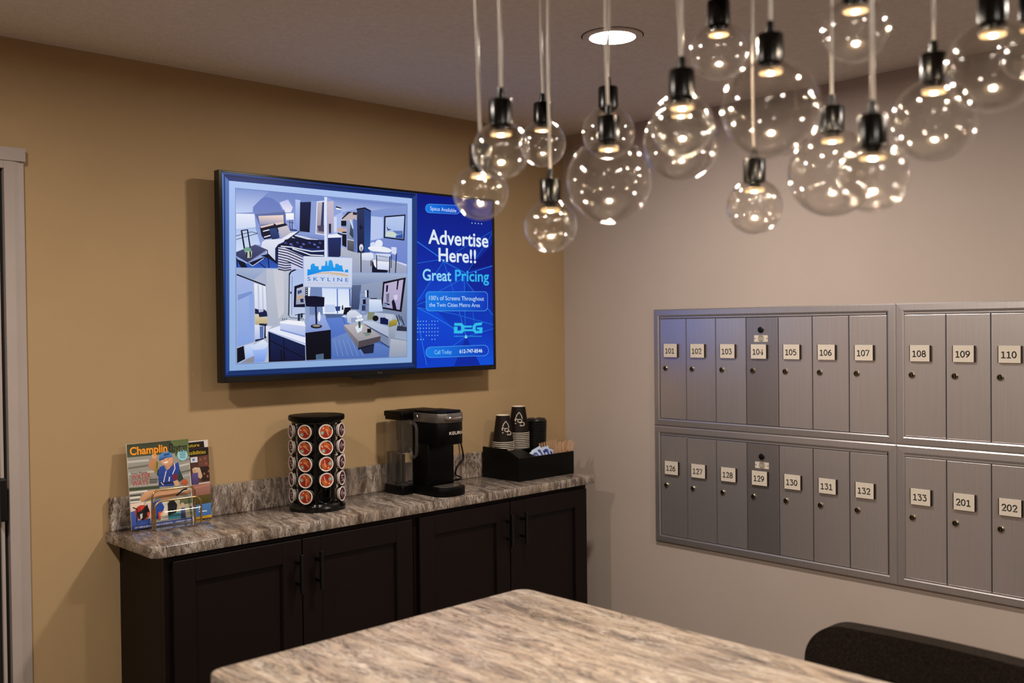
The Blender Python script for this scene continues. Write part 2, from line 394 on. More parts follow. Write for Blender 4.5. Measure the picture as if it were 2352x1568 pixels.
# ------------------------------------------------------------------ base cabinets
def shaker_door(t, x0, x1, z0, z1, handle_x):
    y = -.322; th = .019; fr = .07
    mb = MB()
    mb.box(x0, y - th, z0, x0 + fr, y, z1, .0012, 1).box(x1 - fr, y - th, z0, x1, y, z1, .0012, 1)
    mb.box(x0 + fr, y - th, z1 - fr, x1 - fr, y, z1, .0012, 1).box(x0 + fr, y - th, z0, x1 - fr, y, z0 + fr, .0012, 1)
    d = part('door', mb, M_cab, t)
    part('recessed_panel', MB().box(x0 + fr - .005, y - .009, z0 + fr - .005, x1 - fr + .005, y - .001, z1 - fr + .005), M_cab, d)
    part('panel_edge_strip', MB().box(x0 + fr, y - .0145, z1 - fr - .004, x1 - fr, y - .009, z1 - fr).box(x0 + fr, y - .0145, z0 + fr, x0 + fr + .004, y - .009, z1 - fr).box(x1 - fr - .004, y - .0145, z0 + fr, x1 - fr, y - .009, z1 - fr), M_cabin, d)  # darker strips along the top and sides of the panel
    h = MB().box(handle_x - .006, y - th - .036, z1 - .168, handle_x + .006, y - th - .026, z1 - .042, .002)
    h.box(handle_x - .005, y - th - .027, z1 - .076, handle_x + .005, y - th, z1 - .066).box(handle_x - .005, y - th - .027, z1 - .144, handle_x + .005, y - th, z1 - .134)
    part('handle', h, M_pull, d)
def cabinet(x0, x1, doors, label):
    t = thing('base_cabinet', label, 'cabinet', ((x0 + x1) / 2, -.16, 0), 'dark base cabinets under the coffee counter')
    part('carcass', MB().box(x0, -.300, .10, x1, -.003, .914), M_cab, t)
    part('face_frame', MB().box(x0, -.322, .10, x0 + .03, -.300, .914, .001, 1).box(x1 - .03, -.322, .10, x1, -.300, .914, .001, 1).box(x0 + .03, -.322, .885, x1 - .03, -.300, .914).box(x0 + .03, -.322, .10, x1 - .03, -.300, .13), M_cab, t)
    part('toe_kick', MB().box(x0 + .01, -.26, 0, x1 - .01, -.02, .10), M_cabin, t)
    for a, b, hx in doors: shaker_door(t, a, b, .115, .898, hx)
cabinet(-2.065, -1.143, [(-2.045, -1.611, -1.630), (-1.607, -1.158, -1.556)], 'dark espresso base cabinet below the magazines and pod carousel')
cabinet(-1.141, -.222, [(-1.126, -.682, -.698), (-.677, -.238, -.622)], 'dark espresso base cabinet below the coffee maker near the grey wall')

def rounded(x0, y0, x1, y1, r, corners=(1, 1, 1, 1), n=5):
    """outline, counter-clockwise from lower left; corners flags ll, lr, ur, ul"""
    out = []
    for (cx, cy, a0), f in zip(((x0 + r, y0 + r, 180), (x1 - r, y0 + r, 270), (x1 - r, y1 - r, 0), (x0 + r, y1 - r, 90)), corners):
        if f:
            for k in range(n + 1):
                a = math.radians(a0 + 90 * k / n); out.append((cx + r * math.cos(a), cy + r * math.sin(a)))
        else:
            out.append({180: (x0, y0), 270: (x1, y0), 0: (x1, y1), 90: (x0, y1)}[a0])
    return out
t = thing('coffee_countertop', 'brown veined marble countertop with backsplash along the tan wall', 'countertop', (-1.15, -.17, .918))
part('slab', MB().prism(rounded(-2.108, -.350, -.196, -.002, .03, (1, 0, 0, 0)), .9155, .95, bevel=.004), M_stone, t, 35)
part('backsplash', MB().box(-2.098, -.021, .9503, -.196, -.001, 1.0535, .002), M_stone, t)

# ------------------------------------------------------------------ island
t = thing('kitchen_island', 'large marble topped island in the foreground under the glass globes', 'island', (-2.07, -2.26, 0))
part('island_top', MB().prism(rounded(-2.488, -3.12, -1.666, -1.426, .035), .915, .95, bevel=.005), M_stone2, t, 35)
part('island_base', MB().box(-2.44, -3.07, .1, -1.95, -1.48, .915), M_cab, t)
part('toe_kick', MB().box(-2.40, -3.03, 0, -2.0, -1.52, .1), M_cabin, t)
for i in range(3):
    y0 = -3.05 + i * .52
    part('side_panel', MB().box(-2.455, y0, .13, -2.441, y0 + .50, .89, .002), M_cab, t)
part('end_panel', MB().box(-2.43, -1.479, .13, -1.96, -1.465, .89, .002), M_cab, t)

# ------------------------------------------------------------------ chair behind the island
def chair():
    t = thing('tweed_chair', 'charcoal tweed chair with a rounded back behind the marble island', 'chair', (-1.50, -2.26, 0))
    y0, y1, zb, zt, r = -2.545, -1.978, .46, .910, .085
    nu, nv = 64, 12; th = .05
    def P(u, v, s):
        y = y0 + (y1 - y0) * u; h = (y1 - y0) / 2; dy = abs(y - (y0 + y1) / 2) - (h - r)
        top = zt - (r - math.sqrt(max(r * r - dy * dy, 0)) if dy > 0 else 0)
        z = zb + (top - zb) * v; x = -1.31 - .03 * ((2 * u - 1) ** 2) + .04 * v
        return (x + s * th / 2, y, z)
    vs = []; fs = []
    ids = {}
    for s in (-1, 1):
        for i in range(nu + 1):
            for j in range(nv + 1):
                ids[s, i, j] = len(vs); u = i / nu; u = .5 - .5 * math.cos(PI * u); vs.append(P(u, j / nv, s))
    for s in (-1, 1):
        for i in range(nu):
            for j in range(nv): fs.append((ids[s, i, j], ids[s, i + 1, j], ids[s, i + 1, j + 1], ids[s, i, j + 1]))
    for i in range(nu):
        for j in (0, nv): fs.append((ids[-1, i, j], ids[-1, i + 1, j], ids[1, i + 1, j], ids[1, i, j]))
    for j in range(nv):
        for i in (0, nu): fs.append((ids[-1, i, j], ids[-1, i, j + 1], ids[1, i, j + 1], ids[1, i, j]))
    o = part('backrest', MB().add(vs, fs), M_tweed, t, 60)
    bv = o.modifiers.new('round', 'BEVEL'); bv.width = .014; bv.segments = 3; bv.limit_method = 'ANGLE'; bv.angle_limit = math.radians(50)
    part('seat', MB().prism(rounded(-1.72, -2.52, -1.36, -2.0, .08), .43, .50, bevel=.02, seg=3), M_tweed, t, 50)
    for x in (-1.68, -1.36):
        for y in (-2.47, -2.05):
            part('leg', MB().tube([(x, y, .44), (x + (.03 if x > -1.5 else -.02), y + (.02 if y > -2.2 else -.02), .0)], [.014, .009], 10), M_leg, t, 40)
    return t
chair()

# ------------------------------------------------------------------ television
TV_STYLE = {'Advertise': (.018, 0), 'Here!!': (.018, 0), 'Great': (.016, 0), 'Pricing': (.016, 0), 'S K Y L I N E': (.006, 0), 'Space Available': (0, 0), "100's of Screens Throughout": (.0, 0), 'the Twin Cities Metro Area': (.0, 0), 'Call Today': (0, 0), '612-747-8546': (.015, 0)}
TV = '''
0;#0c2255;-2,-2 8173,-32 8044,6748 -79,6792
1;#20478c>#16357a;-2,-2 8173,-32 7916,212 253,246
2;#5f84c4>#35589c;-2,-2 253,246 163,6558 -79,6792
3;#33508c>#1b3468;8173,-32 8044,6748 7815,6522 7916,212
4;#2a4c88>#10244e;-79,6792 163,6558 7815,6522 8044,6748
5;#6d92d0;-4,13 8171,-15 8176,-49 -1,-16
6;#7fa2dc;-18,0 -95,6792 -64,6793 13,-3
7;#0c1f50;60,109 8090,89 8098,39 66,65
8;#123072;138,161 8020,142 8025,109 142,132
9;#1a3a7a;63,73 -16,6733 36,6735 115,68
10;#27488a;42,6697 7940,6672 7938,6627 41,6659
11;#b9cff8>#9fbde6;253,246 7916,212 7815,6522 163,6558
12;#6f88c0;469,461 7696,429 7580,6310 408,6346
13;#a4b8e4;485,479 7674,447 7560,6287 424,6327
14;#8499d4>#a9baec;480,479 3954,465 3911,3081 447,3131
15;#8ea4dc>#cfdcfb;480,479 1737,477 1406,775 1125,1045 1099,1232 477,1297
16;#8096d2>#a6b6ea;1737,477 2766,484 2746,1711 2385,1521 2271,1127 2109,844
17;#7489cc>#8395d0;1125,1045 1406,775 1593,666 1850,697 2109,844 2271,1127 2366,1184 1213,1286 1123,1169
18;#c4cdf5>#f6f0ff;2133,822 2471,689 2661,950 2585,1126 2343,1143
19;#6d7db2;1190,1288 2343,1111 2380,1532 1390,1730
20;#8494c8;1168,1227 2332,1059 2338,1122 1178,1299
21;#ffe6d8>#99a0c4;1315,1341 2281,1243 2289,1485 1373,1652
22;#f0f4ff>#d5e0fc;488,1317 1167,1285 1217,1730 479,1857
23;#bcd0f6>#dbe6fd;479,1867 1205,1751 1380,2311 1173,2321 467,2601
24;#ffffff>#f3f2ff;2379,1172 2694,1150 2690,1374 2387,1404
25;#27365f;2517,1396 2524,1746 2553,1743 2546,1394
26;#27365f;2610,1390 2609,1719 2638,1717 2639,1388
27;#27365f;2432,1484 2699,1499 2702,1482 2435,1467
28;#39497a;2527,1714 2880,1714 2867,1768 2526,1767
29;#c4d2f8>#8fa6e4;2763,666 2964,675 2909,1787 2758,1710
30;#17255a>#0a1336;2953,747 3406,700 3325,1784 2916,1765
31;#9badde;3406,657 3633,661 3564,1803 3325,1784
32;#e4eaff;3633,661 3952,614 3932,1847 3563,1818
33;#cfc3cc>#a79ba8;3675,696 3938,663 3919,1815 3607,1779
34;#3c4a78;3866,675 3943,662 3901,1664 3769,1672
35;#5a5570;3644,1527 3925,1488 3921,1728 3692,1720
36;#12173a;1367,1711 1859,1596 2313,1494 2432,1581 2068,1836 2113,2001 1522,2127 1420,1998
37;#ecd5cc;1374,1693 1883,1557 1894,1611 1408,1745
38;#ecd5cc;1919,1540 2277,1481 2313,1530 2001,1609
39;#f2f4ff;1476,1839 1720,1768 1729,1801 1487,1869
40;#e6e8f8;1512,2034 1759,1958 1770,1995 1528,2067
41;#3b558e>#27396e;1715,1762 1999,1703 2117,2043 1827,2132
42;#dcd3da>#b5b4cc;2047,1700 2420,1593 2573,1838 2184,2071
43;#f4f5ff>#d6dcf2;1440,2215 1569,2135 2184,2071 2573,1838 2867,1768 2302,2160 1964,2387 1969,2828 1874,2821 1402,2393
44;#13244e>#1a2f60;2867,1768 3931,1913 3919,2612 3025,2648 3018,3110 2047,3109 1933,2851 1940,2410 2061,2267 2302,2160
45;#9fb0e0>#7f93cc;2916,1786 3931,1880 3929,2022 3535,2032 2742,1903
46;#e6eafa;2714,1930 3107,1973 3114,1943 2721,1900
46;#e6eafa;3105,1972 3504,2059 3515,2029 3116,1943
46;#e6eafa;3507,2059 3913,2082 3918,2051 3512,2029
47;#e6eafa;2599,1999 2854,2102 2870,2075 2615,1971
47;#e6eafa;2862,2104 3158,2088 3159,2058 2862,2074
48;#e6eafa;2737,1939 3204,2032 3214,2002 2747,1910
48;#e6eafa;3208,2032 3659,2041 3663,2010 3211,2002
49;#151a44;2327,2095 2619,2016 3234,2037 3929,2022 3924,2339 3204,2340 2662,2333 2180,2314
50;#4a58a4;2290,2171 2391,2177 2404,2233 2303,2234
51;#6a78c0;2506,2203 2608,2208 2622,2265 2520,2266
52;#4a58a4;2763,2137 2866,2142 2880,2199 2777,2200
53;#6a78c0;3008,2178 3112,2183 3126,2240 3022,2241
54;#4a58a4;3257,2122 3362,2127 3376,2185 3271,2186
55;#6a78c0;3457,2166 3563,2171 3577,2229 3471,2230
56;#4a58a4;3685,2100 3792,2105 3806,2164 3700,2164
57;#6a78c0;2908,2279 3011,2285 3025,2342 2922,2342
58;#4a58a4;2566,2274 2668,2280 2682,2337 2579,2337
59;#6a78c0;3607,2256 3713,2262 3727,2320 3621,2320
60;#24427e;2179,2335 2784,2349 3923,2361 3921,2470 3277,2477 2783,2402
61;#f2f4ff;2154,2344 2563,2356 2567,2320 2158,2308
61;#f2f4ff;2560,2356 3025,2420 3034,2384 2569,2320
61;#f2f4ff;3025,2420 3398,2468 3407,2431 3034,2384
61;#f2f4ff;3403,2468 3910,2423 3909,2386 3401,2431
62;#f2f4ff;2606,2406 3021,2505 3035,2470 2619,2371
62;#f2f4ff;3020,2505 3342,2599 3358,2564 3036,2470
62;#f2f4ff;3349,2600 3880,2599 3883,2562 3351,2563
63;#e6e4f8>#cfd2f0;2060,2372 2299,2372 3026,2627 3018,3110 2036,3099
64;#141c48;2043,2433 2413,2479 2422,2444 2051,2397
64;#141c48;2410,2479 2772,2590 2788,2556 2425,2444
64;#141c48;2771,2590 3016,2680 3034,2647 2790,2556
65;#141c48;2041,2521 2412,2573 2420,2537 2050,2486
65;#141c48;2408,2572 2771,2686 2787,2652 2424,2538
65;#141c48;2770,2686 3014,2777 3033,2743 2788,2652
66;#141c48;2039,2610 2410,2666 2419,2630 2049,2574
66;#141c48;2406,2665 2769,2782 2785,2748 2423,2631
66;#141c48;2768,2782 3013,2874 3031,2840 2786,2749
67;#141c48;2038,2698 2408,2759 2418,2724 2048,2663
67;#141c48;2405,2758 2767,2879 2784,2844 2421,2724
67;#141c48;2767,2878 3011,2970 3029,2936 2785,2845
68;#141c48;2036,2786 2406,2852 2417,2817 2046,2751
68;#141c48;2403,2852 2766,2975 2783,2941 2420,2818
68;#141c48;2765,2974 3009,3067 3028,3033 2783,2941
69;#141c48;2035,2875 2309,2917 2319,2882 2044,2839
69;#141c48;2314,2918 2555,2909 2556,2873 2314,2882
70;#141c48;2034,2963 2308,3006 2317,2971 2043,2928
70;#141c48;2313,3007 2555,2985 2554,2949 2312,2971
71;#141c48;2032,3052 2306,3095 2316,3060 2041,3016
71;#141c48;2313,3095 2555,3062 2551,3026 2309,3060
72;#141c48;2031,3140 2305,3184 2314,3149 2040,3105
72;#141c48;2313,3184 2555,3138 2549,3103 2306,3149
73;#2a55b0>#3f6cc6;463,2845 865,2973 1677,2693 2027,2931 2024,3089 458,3120
74;#0d1534;463,2825 775,2935 874,3106 637,3114
75;#0d1534;1374,2685 1678,2610 2004,2890 2003,2953 1699,2776
76;#5a608a>#3c4168;467,2601 1173,2321 1622,2466 877,2932 465,2733
77;#8d96b8;877,2932 1622,2466 1628,2503 888,2968
78;#10153a;911,2951 1466,2733 1559,2761 1069,3048
79;#c9d3ee;915,2971 1061,3055 1077,3034 930,2950
79;#c9d3ee;1077,3054 1496,2784 1481,2764 1061,3034
80;#0b1028;1610,2479 1675,3092 1712,3087 1647,2474
81;#0b1028;459,2786 492,3115 523,3110 491,2781
82;#0b1028;1313,2948 1543,3106 1564,3082 1334,2924
83;#0b1028;643,1872 747,2511 805,2499 701,1860
84;#0b1028;869,1827 959,2422 1008,2413 918,1817
85;#0b1028;660,1893 913,1849 909,1817 656,1861
86;#0b1028;467,2076 1045,1904 1040,1886 462,2058
86;#0b1028;1040,1904 1268,1945 1274,1927 1045,1886
86;#0b1028;1268,1927 471,2176 476,2193 1274,1945
87;#7fae9c;1025,2504 1016,2535 991,2564 954,2585 907,2598 858,2600 813,2592 776,2573 752,2547 744,2517 753,2485 778,2457 815,2435 861,2422 910,2420 956,2429 993,2447 1017,2473
88;#c8d2cc;804,2565 1054,2544 1028,2761 846,2789
89;#22301f;822,2585 883,2582 868,2798 828,2780
90;#3a2f22;952,2559 1009,2556 1017,2751 964,2764
14;#9db1e6>#a9b8e8;3963,466 7669,459 7603,3092 3927,2661
15;#e8edff;3957,477 4070,479 4035,2646 3922,2650
16;#7f95d2>#c2cff4;4070,474 7669,469 7668,492 5980,825 5324,812 4708,962 4348,588
17;#d6c8d6>#b9b4d0;4076,631 4348,592 4330,1666 4095,1822
18;#bac9f2;4339,1138 4708,968 4695,1777 4328,1776
19;#d8e4fd;4351,1170 4469,1151 4460,1702 4343,1709
20;#0c1028;4444,774 4671,810 4668,850 4435,827
21;#f5f6ff;4435,823 4668,850 4630,892 4460,887
22;#cdbfc4;4706,1113 5161,929 5362,960 5331,1226 4703,1279
23;#30364c;4678,1203 4947,940 5161,925 4999,1003 4717,1222
24;#3a2a35;5174,924 5365,944 5337,1029 5173,1029
25;#d8b8ae;4489,1546 4884,1545 4882,1678 4486,1701
26;#10142e;4656,1282 4883,1267 4880,1456 4653,1470
27;#8790a8;4653,1475 4880,1460 4880,1496 4652,1501
28;#15182f;4697,1678 4882,1667 4873,2239 4689,2176
29;#e8ecff;4709,1728 4886,1729 4886,1760 4709,1755
30;#aab6d4>#8690ac;4915,1276 5169,1232 5191,2398 4911,2337
31;#5f6a80>#3e4656;5075,1265 5174,1438 5185,1906 5014,1759
32;#dfe6fa;5022,1224 5103,1219 5192,1526 5151,1551
33;#6f86c4;5179,1169 5345,1225 5315,2392 5196,2402
34;#7a7a84>#55565c;4917,1965 5197,1991 5191,2398 4911,2337
35;#d8deee;4914,1963 5194,1993 5201,1962 4921,1932
36;#3d4670>#1c2446;5351,810 5679,741 5652,2400 5339,2414
37;#35508e>#3b62a8;5679,741 5980,839 5913,2366 5652,2400
38;#161d40;5319,797 5706,719 6002,824 5987,865 5678,770 5351,848
39;#1a2040;5450,1420 5532,1370 5558,1459 5667,1475 5557,1526 5474,1599
40;#c3c8d4>#a7b0cc;4635,2212 4924,2336 5325,2419 5899,2389 7152,2683 7607,2834 7603,3092 5098,3143 5107,2603 4603,2583
41;#2d3e78>#27305c;4080,1926 4646,1864 4609,2556 4550,2603 4082,2611
42;#f2f5ff;4082,1823 4485,1767 4673,1856 4662,1886 4080,1935
43;#2c3748;4122,1426 4225,1420 4215,1765 4127,1770
44;#10162c;4499,1718 4695,1755 4681,1805 4485,1767
45;#97aade>#8197da;5980,839 7668,492 7620,2759 7152,2660 5927,2365
46;#c6d3f6;5977,1025 6535,1032 6523,1812 5948,1934
47;#dfe4fb;7152,2660 7620,2759 7613,2825 7152,2706
48;#0d1230;6587,983 7592,850 7517,1857 6546,1804
49;#c6d6f7>#b2c6f0;6649,1027 7533,908 7460,1799 6609,1757
50;#4a5a88;6667,1333 6770,1449 6927,1462 6740,1524
51;#d7e4d8;6697,1550 7156,1546 7095,1735 6637,1725
52;#4866b4;7139,1675 7451,1599 7442,1791 7094,1770
53;#6f8cc8;6955,1512 7447,1483 7445,1599 7183,1637
54;#dfe6fb;6887,2127 7141,2131 7130,2428 6912,2368
55;#0c1028;7109,2359 7051,3102 7095,3103 7153,2359
56;#1c2444;6882,2438 6857,2924 6892,2924 6917,2438
57;#dfe8ff;6196,2080 6187,2116 6162,2148 6125,2172 6079,2187 6031,2189 5986,2179 5949,2158 5926,2128 5918,2094 5927,2059 5951,2027 5988,2002 6034,1988 6082,1985 6127,1995 6164,2016 6188,2046
58;#eef3ff;6497,2020 6486,2070 6454,2116 6407,2151 6350,2171 6290,2174 6234,2159 6188,2129 6159,2086 6149,2037 6160,1987 6191,1941 6238,1906 6295,1886 6355,1883 6412,1897 6458,1927 6487,1970
59;#f4f6ff;6910,2272 6882,2305 6811,2332 6704,2353 6570,2364 6419,2365 6265,2357 6119,2339 5993,2314 5898,2284 5839,2250 5823,2215 5850,2183 5918,2156 6022,2136 6154,2124 6303,2122 6458,2130 6605,2147 6734,2172 6833,2203 6893,2237
60;#8296cc;5900,2321 6827,2349 6797,2396 6038,2383
61;#b9c4e8;6037,2406 6232,2420 6173,2651 6062,2587
62;#e6e9f6;5614,2217 5607,2264 5591,2305 5565,2336 5535,2354 5503,2355 5473,2340 5449,2311 5433,2272 5429,2226 5435,2179 5452,2138 5477,2107 5507,2089 5539,2088 5569,2102 5593,2131 5609,2171
63;#a4a8b8;5470,2206 5573,2178 5571,2336 5489,2351
64;#f2f4fb>#d4dcf4;5528,2451 5679,2399 6038,2395 6062,2587 5895,2680 5552,2675
65;#0c1028;5478,2374 5471,3123 5515,3122 5521,2372
66;#1b1f38;5928,2683 5924,2883 5969,2881 5972,2681
67;#14193a;5992,2658 6182,2935 6730,3021 6672,3105 5984,3117
68;#e2e8ff>#b7c0d8;6177,2405 6854,2398 6816,2677 6229,2614
69;#9aa6c0;6273,2464 6767,2513 6752,2548 6273,2510
70;#f2f5ff>#d8e0fb;6194,2684 6804,2696 6765,3001 6223,2991
71;#f0f2fb;6033,2656 6173,2628 6182,2947 6086,2859
72;#10163a;6183,2457 6184,3061 6226,3059 6225,2455
73;#10163a;6789,2488 6762,3112 6810,3111 6837,2487
14;#b9c2da>#c4c9d8;467,3147 3045,3090 3094,6324 431,6325
15;#b4c0da>#9fb0d6;467,3151 1601,3128 1115,3497 488,3346
16;#b3c4ee>#96b2ea;488,3369 1113,3599 1097,5606 448,5777
17;#8aa4dc;513,4036 1033,3893 1057,3983 510,4214
18;#9db6ea;919,4008 1106,4005 1095,5471 908,5468
19;#0d1230;467,3372 1536,3715 1555,3672 485,3330
20;#f1f2fc>#dfe4f6;1113,3615 1552,3730 1583,4526 1136,4489
21;#c6cde4;1250,3664 1300,3685 1304,4511 1261,4505
22;#c6cde4;1413,3705 1451,3705 1471,4522 1425,4511
23;#222b58;1136,4478 1273,4523 1285,4613 1449,4590 1463,4499 1582,4590 1612,4749 1294,4772 1271,4670 1133,4663
24;#e2d8bc>#c9b88e;1133,4668 1271,4681 1294,4776 1599,4761 1610,5000 1145,5024
25;#262c50;1291,4987 1610,5005 1543,5079 1290,5071
26;#e6ecfb>#bccbf0;1119,5031 1492,5079 1460,5499 1121,5535
27;#6a80b8;1302,5089 1454,5079 1434,5499 1308,5497
28;#15183a;1487,5045 1548,5057 1541,5501 1465,5499
29;#23305c;1126,5535 1460,5488 1459,5522 1130,5612
30;#ccd0de>#bcc3d2;1588,3128 2496,3117 2414,3291 2409,4750 2084,5049 1722,5069 1608,4521
31;#d5d6e0;1857,3147 2272,3134 2248,4611 2036,4841
32;#b9ccf2>#cbd6ee;2494,3277 2708,3143 3044,3097 3102,4844 2482,4773
33;#101530;2466,3289 2418,4587 2458,4588 2505,3289
33;#101530;2418,4586 2405,4714 2445,4716 2458,4589
34;#101530;2417,4714 2487,4790 2504,4779 2434,4702
34;#101530;2494,4794 3041,4853 3044,4834 2497,4775
35;#0e1430;2505,3312 2573,3206 2523,3183 2455,3289
35;#0e1430;2560,3217 2761,3130 2737,3084 2536,3172
36;#8fa2d0;2585,3356 2536,4703 2563,4703 2612,3355
37;#131a3a;2562,3925 2560,3940 2555,3952 2546,3962 2536,3967 2524,3967 2514,3962 2506,3953 2501,3940 2499,3926 2501,3912 2507,3899 2515,3890 2526,3885 2537,3884 2547,3889 2555,3898 2561,3911
38;#121a3c;2672,3698 3023,3590 3098,4426 2634,4429
39;#c3c8da>#a8aec4;2765,3775 3111,3675 3100,4309 2729,4335
40;#4a5a90;2790,3863 2952,3814 2977,3907 2815,3979
41;#d4b494;2746,4097 2949,3978 3028,4070 2785,4167
42;#27365e;2893,4142 3028,4117 3039,4257 2918,4259
43;#36445c;2790,4661 2898,4652 2880,4913 2786,4904
44;#27304a;2677,4692 3079,4640 3078,4670 2677,4717
45;#20283c;2911,4645 2992,4637 2990,4797 2909,4808
46;#1c2550;2168,4810 2193,4902 2216,4897 2191,4805
47;#1c2550;2246,4810 2271,4902 2294,4897 2269,4805
48;#1c2550;2325,4810 2350,4902 2373,4898 2348,4805
49;#eef1ff;1604,5210 2097,5067 3092,5459 3087,5764 1616,5262
50;#d4dcf8>#bccaf0;2078,4938 3093,5090 3076,5450 2087,5205
51;#f7f8ff;2078,4934 2375,4870 3055,4928 3098,5097 2085,4984
52;#a4b8ea;1630,5240 3088,5701 3088,5736 1629,5262
53;#8fa8e0;2087,5187 3076,5431 3076,5489 2086,5233
54;#1d3466>#181b48;1629,5267 3071,5774 3078,6309 1625,6312
55;#0b1130;1640,5575 3070,6251 3090,6218 1659,5543
56;#0b1130;2204,5511 2205,6296 2236,6297 2236,5511
57;#070a1e;2094,5906 2101,6270 2142,6270 2135,5906
58;#070a1e;2206,5929 2247,6281 2289,6278 2247,5925
59;#070a1e;1639,5297 1648,6302 1704,6303 1695,5297
60;#d6e4fd>#a9c4f6;730,5723 1066,5662 1033,6158 760,6188
61;#b4ccfa>#86aaf0;1001,5853 1607,5832 1565,6048 1459,6300 1081,6310 1061,6012
62;#eaf0ff>#cfdcfa;947,5772 1434,5540 1610,5673 1569,5809 1403,5873 1050,5887
63;#0c1028;442,5817 693,5740 740,6183 439,6312
64;#9c9ca6;524,6315 784,6184 1084,6085 1068,6317
65;#a9c0ee;439,6318 735,6194 797,6196 548,6320
66;#e8e9f6;1530,5079 1773,5081 1617,5217 1575,5433 1524,5432
14;#9fb0cc>#a2b2d4;3125,3662 5085,3159 7635,3139 7556,6295 3091,6306
15;#b3c0da>#8f9fc2;5085,3165 7635,3133 7633,3228 5519,3578 5078,3587
16;#a6b2cc>#7d8aaa;5487,3578 7633,3228 7572,5313 7058,4717 5503,4558
17;#8398c6;3236,3711 3803,3713 3817,4692 3279,4693
18;#6a789c>#46547c;5078,3608 5503,3589 5382,4505 5026,4485
19;#dce8ff>#f4faff;3803,3718 5063,3720 5029,4644 3833,4659
20;#b9ccf6;3803,3718 5063,3720 5062,3772 3802,3751
21;#6f8ad0;4425,3753 4423,4645 4472,4644 4474,3751
22;#5672bc;4959,3743 4970,4381 5034,4379 5022,3741
23;#3a4f8c;4340,4392 4573,4383 4554,4548 4384,4561
24;#2c3a60;4635,4377 4683,4324 4711,4508 4633,4521
25;#cbd9f8;3914,4330 4341,4327 4337,4614 3909,4615
26;#5e739e;3908,4659 4708,4681 4675,4776 3973,4816
27;#6f90da>#4c72c0;3891,4816 4706,4776 6768,5863 6744,6291 4162,6293
28;#7e9ad2>#5f80c4;4168,5549 4823,5336 6767,5932 6728,6288 4186,6293
29;#8fa8da;4280,5579 4424,6182 4445,6179 4301,5575
30;#8fa8da;4465,5582 4642,6189 4663,6185 4486,5578
31;#8fa8da;4652,5586 4861,6195 4882,6190 4673,5581
32;#8fa8da;4840,5589 5082,6202 5103,6196 4860,5584
33;#8fa8da;5029,5593 5305,6208 5326,6202 5050,5586
34;#8fa8da;5220,5596 5530,6215 5551,6208 5240,5589
35;#a9bbea>#8fa4da;3092,5324 3278,4756 3877,4723 4149,5232
36;#10132a>#07091a;3092,5329 4149,5229 4147,6287 3111,6296
37;#5d7692;3509,6109 3831,6076 3839,6288 3512,6293
38;#f0f4ff;3230,3724 3325,3722 3290,4034 3225,4035
39;#0d1230;3116,3713 3110,4036 3210,4035 3216,3712
40;#dfe4f4;3191,3750 3183,3765 3165,3771 3146,3765 3138,3751 3146,3737 3165,3730 3184,3736
40;#dfe4f4;3190,3827 3182,3841 3163,3847 3145,3842 3137,3828 3145,3813 3164,3807 3183,3812
40;#dfe4f4;3189,3903 3181,3918 3162,3924 3143,3918 3136,3904 3144,3889 3163,3883 3181,3889
40;#dfe4f4;3188,3979 3180,3994 3161,4000 3142,3994 3135,3980 3143,3966 3161,3959 3180,3965
41;#171b30;3501,4412 3517,5078 3588,5077 3572,4409
42;#2a2832;3786,5105 3771,5131 3729,5154 3665,5171 3586,5179 3503,5178 3426,5169 3363,5151 3322,5128 3308,5101 3323,5075 3364,5052 3428,5036 3506,5027 3589,5027 3667,5037 3731,5055 3772,5078
43;#a49a98;3720,5084 3710,5098 3681,5110 3637,5119 3583,5123 3526,5123 3473,5117 3429,5108 3401,5095 3391,5081 3401,5067 3430,5055 3474,5046 3527,5042 3585,5042 3638,5047 3682,5057 3710,5070
44;#eef2ff;3729,4757 3724,4815 3713,4866 3698,4904 3679,4924 3659,4924 3641,4904 3626,4866 3617,4815 3614,4757 3619,4699 3630,4648 3645,4610 3664,4589 3684,4589 3702,4610 3717,4647 3726,4699
45;#0a1030>#10163c;3084,4037 3498,4026 3903,4064 3885,4403 3492,4411 3125,4403
46;#16142a;6488,3456 7570,3260 7341,4585 6375,4452
47;#cbbfdd>#b4b0d4;6554,3528 7448,3343 7253,4503 6456,4398
48;#1c1a34;6637,3575 6731,3573 6693,3833 6616,3820
48;#1c1a34;7155,3378 7237,3387 7166,3743 7108,3735
48;#1c1a34;6879,4198 6966,4088 7049,4252 7113,4503 6926,4477
48;#1c1a34;6526,4229 6794,4281 6776,4336 6525,4289
49;#7c8494;6624,3915 6773,3872 6747,4227 6640,4228
50;#8fa4c4;6475,4229 6659,4296 6623,4418 6456,4379
51;#dfd8ec;6968,3951 7173,3921 7136,4141 7000,4115
52;#6f8cc8;5418,3883 5904,3856 5903,3835 5417,3862
53;#6f8cc8;5431,4063 5884,4058 5884,4036 5431,4042
54;#6f8cc8;5436,4329 5847,4326 5847,4305 5436,4308
55;#6f8cc8;5437,4675 5792,4675 5793,4653 5437,4654
56;#6f8cc8;5411,3867 5430,4691 5456,4691 5437,3866
57;#6f8cc8;5679,3849 5676,4664 5702,4664 5705,3849
58;#141a38;5558,4131 5681,4116 5685,4295 5565,4307
59;#1a2040;5742,3781 5823,3767 5819,4048 5744,4054
60;#3a4870;5506,4345 5668,4344 5665,4531 5503,4545
61;#e6eefc;5661,3796 5735,3787 5738,4036 5666,4036
62;#e4edfd>#bfd0f0;5841,4107 6394,4127 6460,4560 5826,4597
63;#20263c;5884,4079 6196,4065 6195,4102 5899,4114
64;#0e1330;4750,4429 5033,4414 5015,4538 4866,4613 4833,4686 4683,4686
65;#e4e8f4>#b8c2de;4849,4665 4962,4533 5231,4532 5539,4723 5471,4971 5017,5035 4860,4968
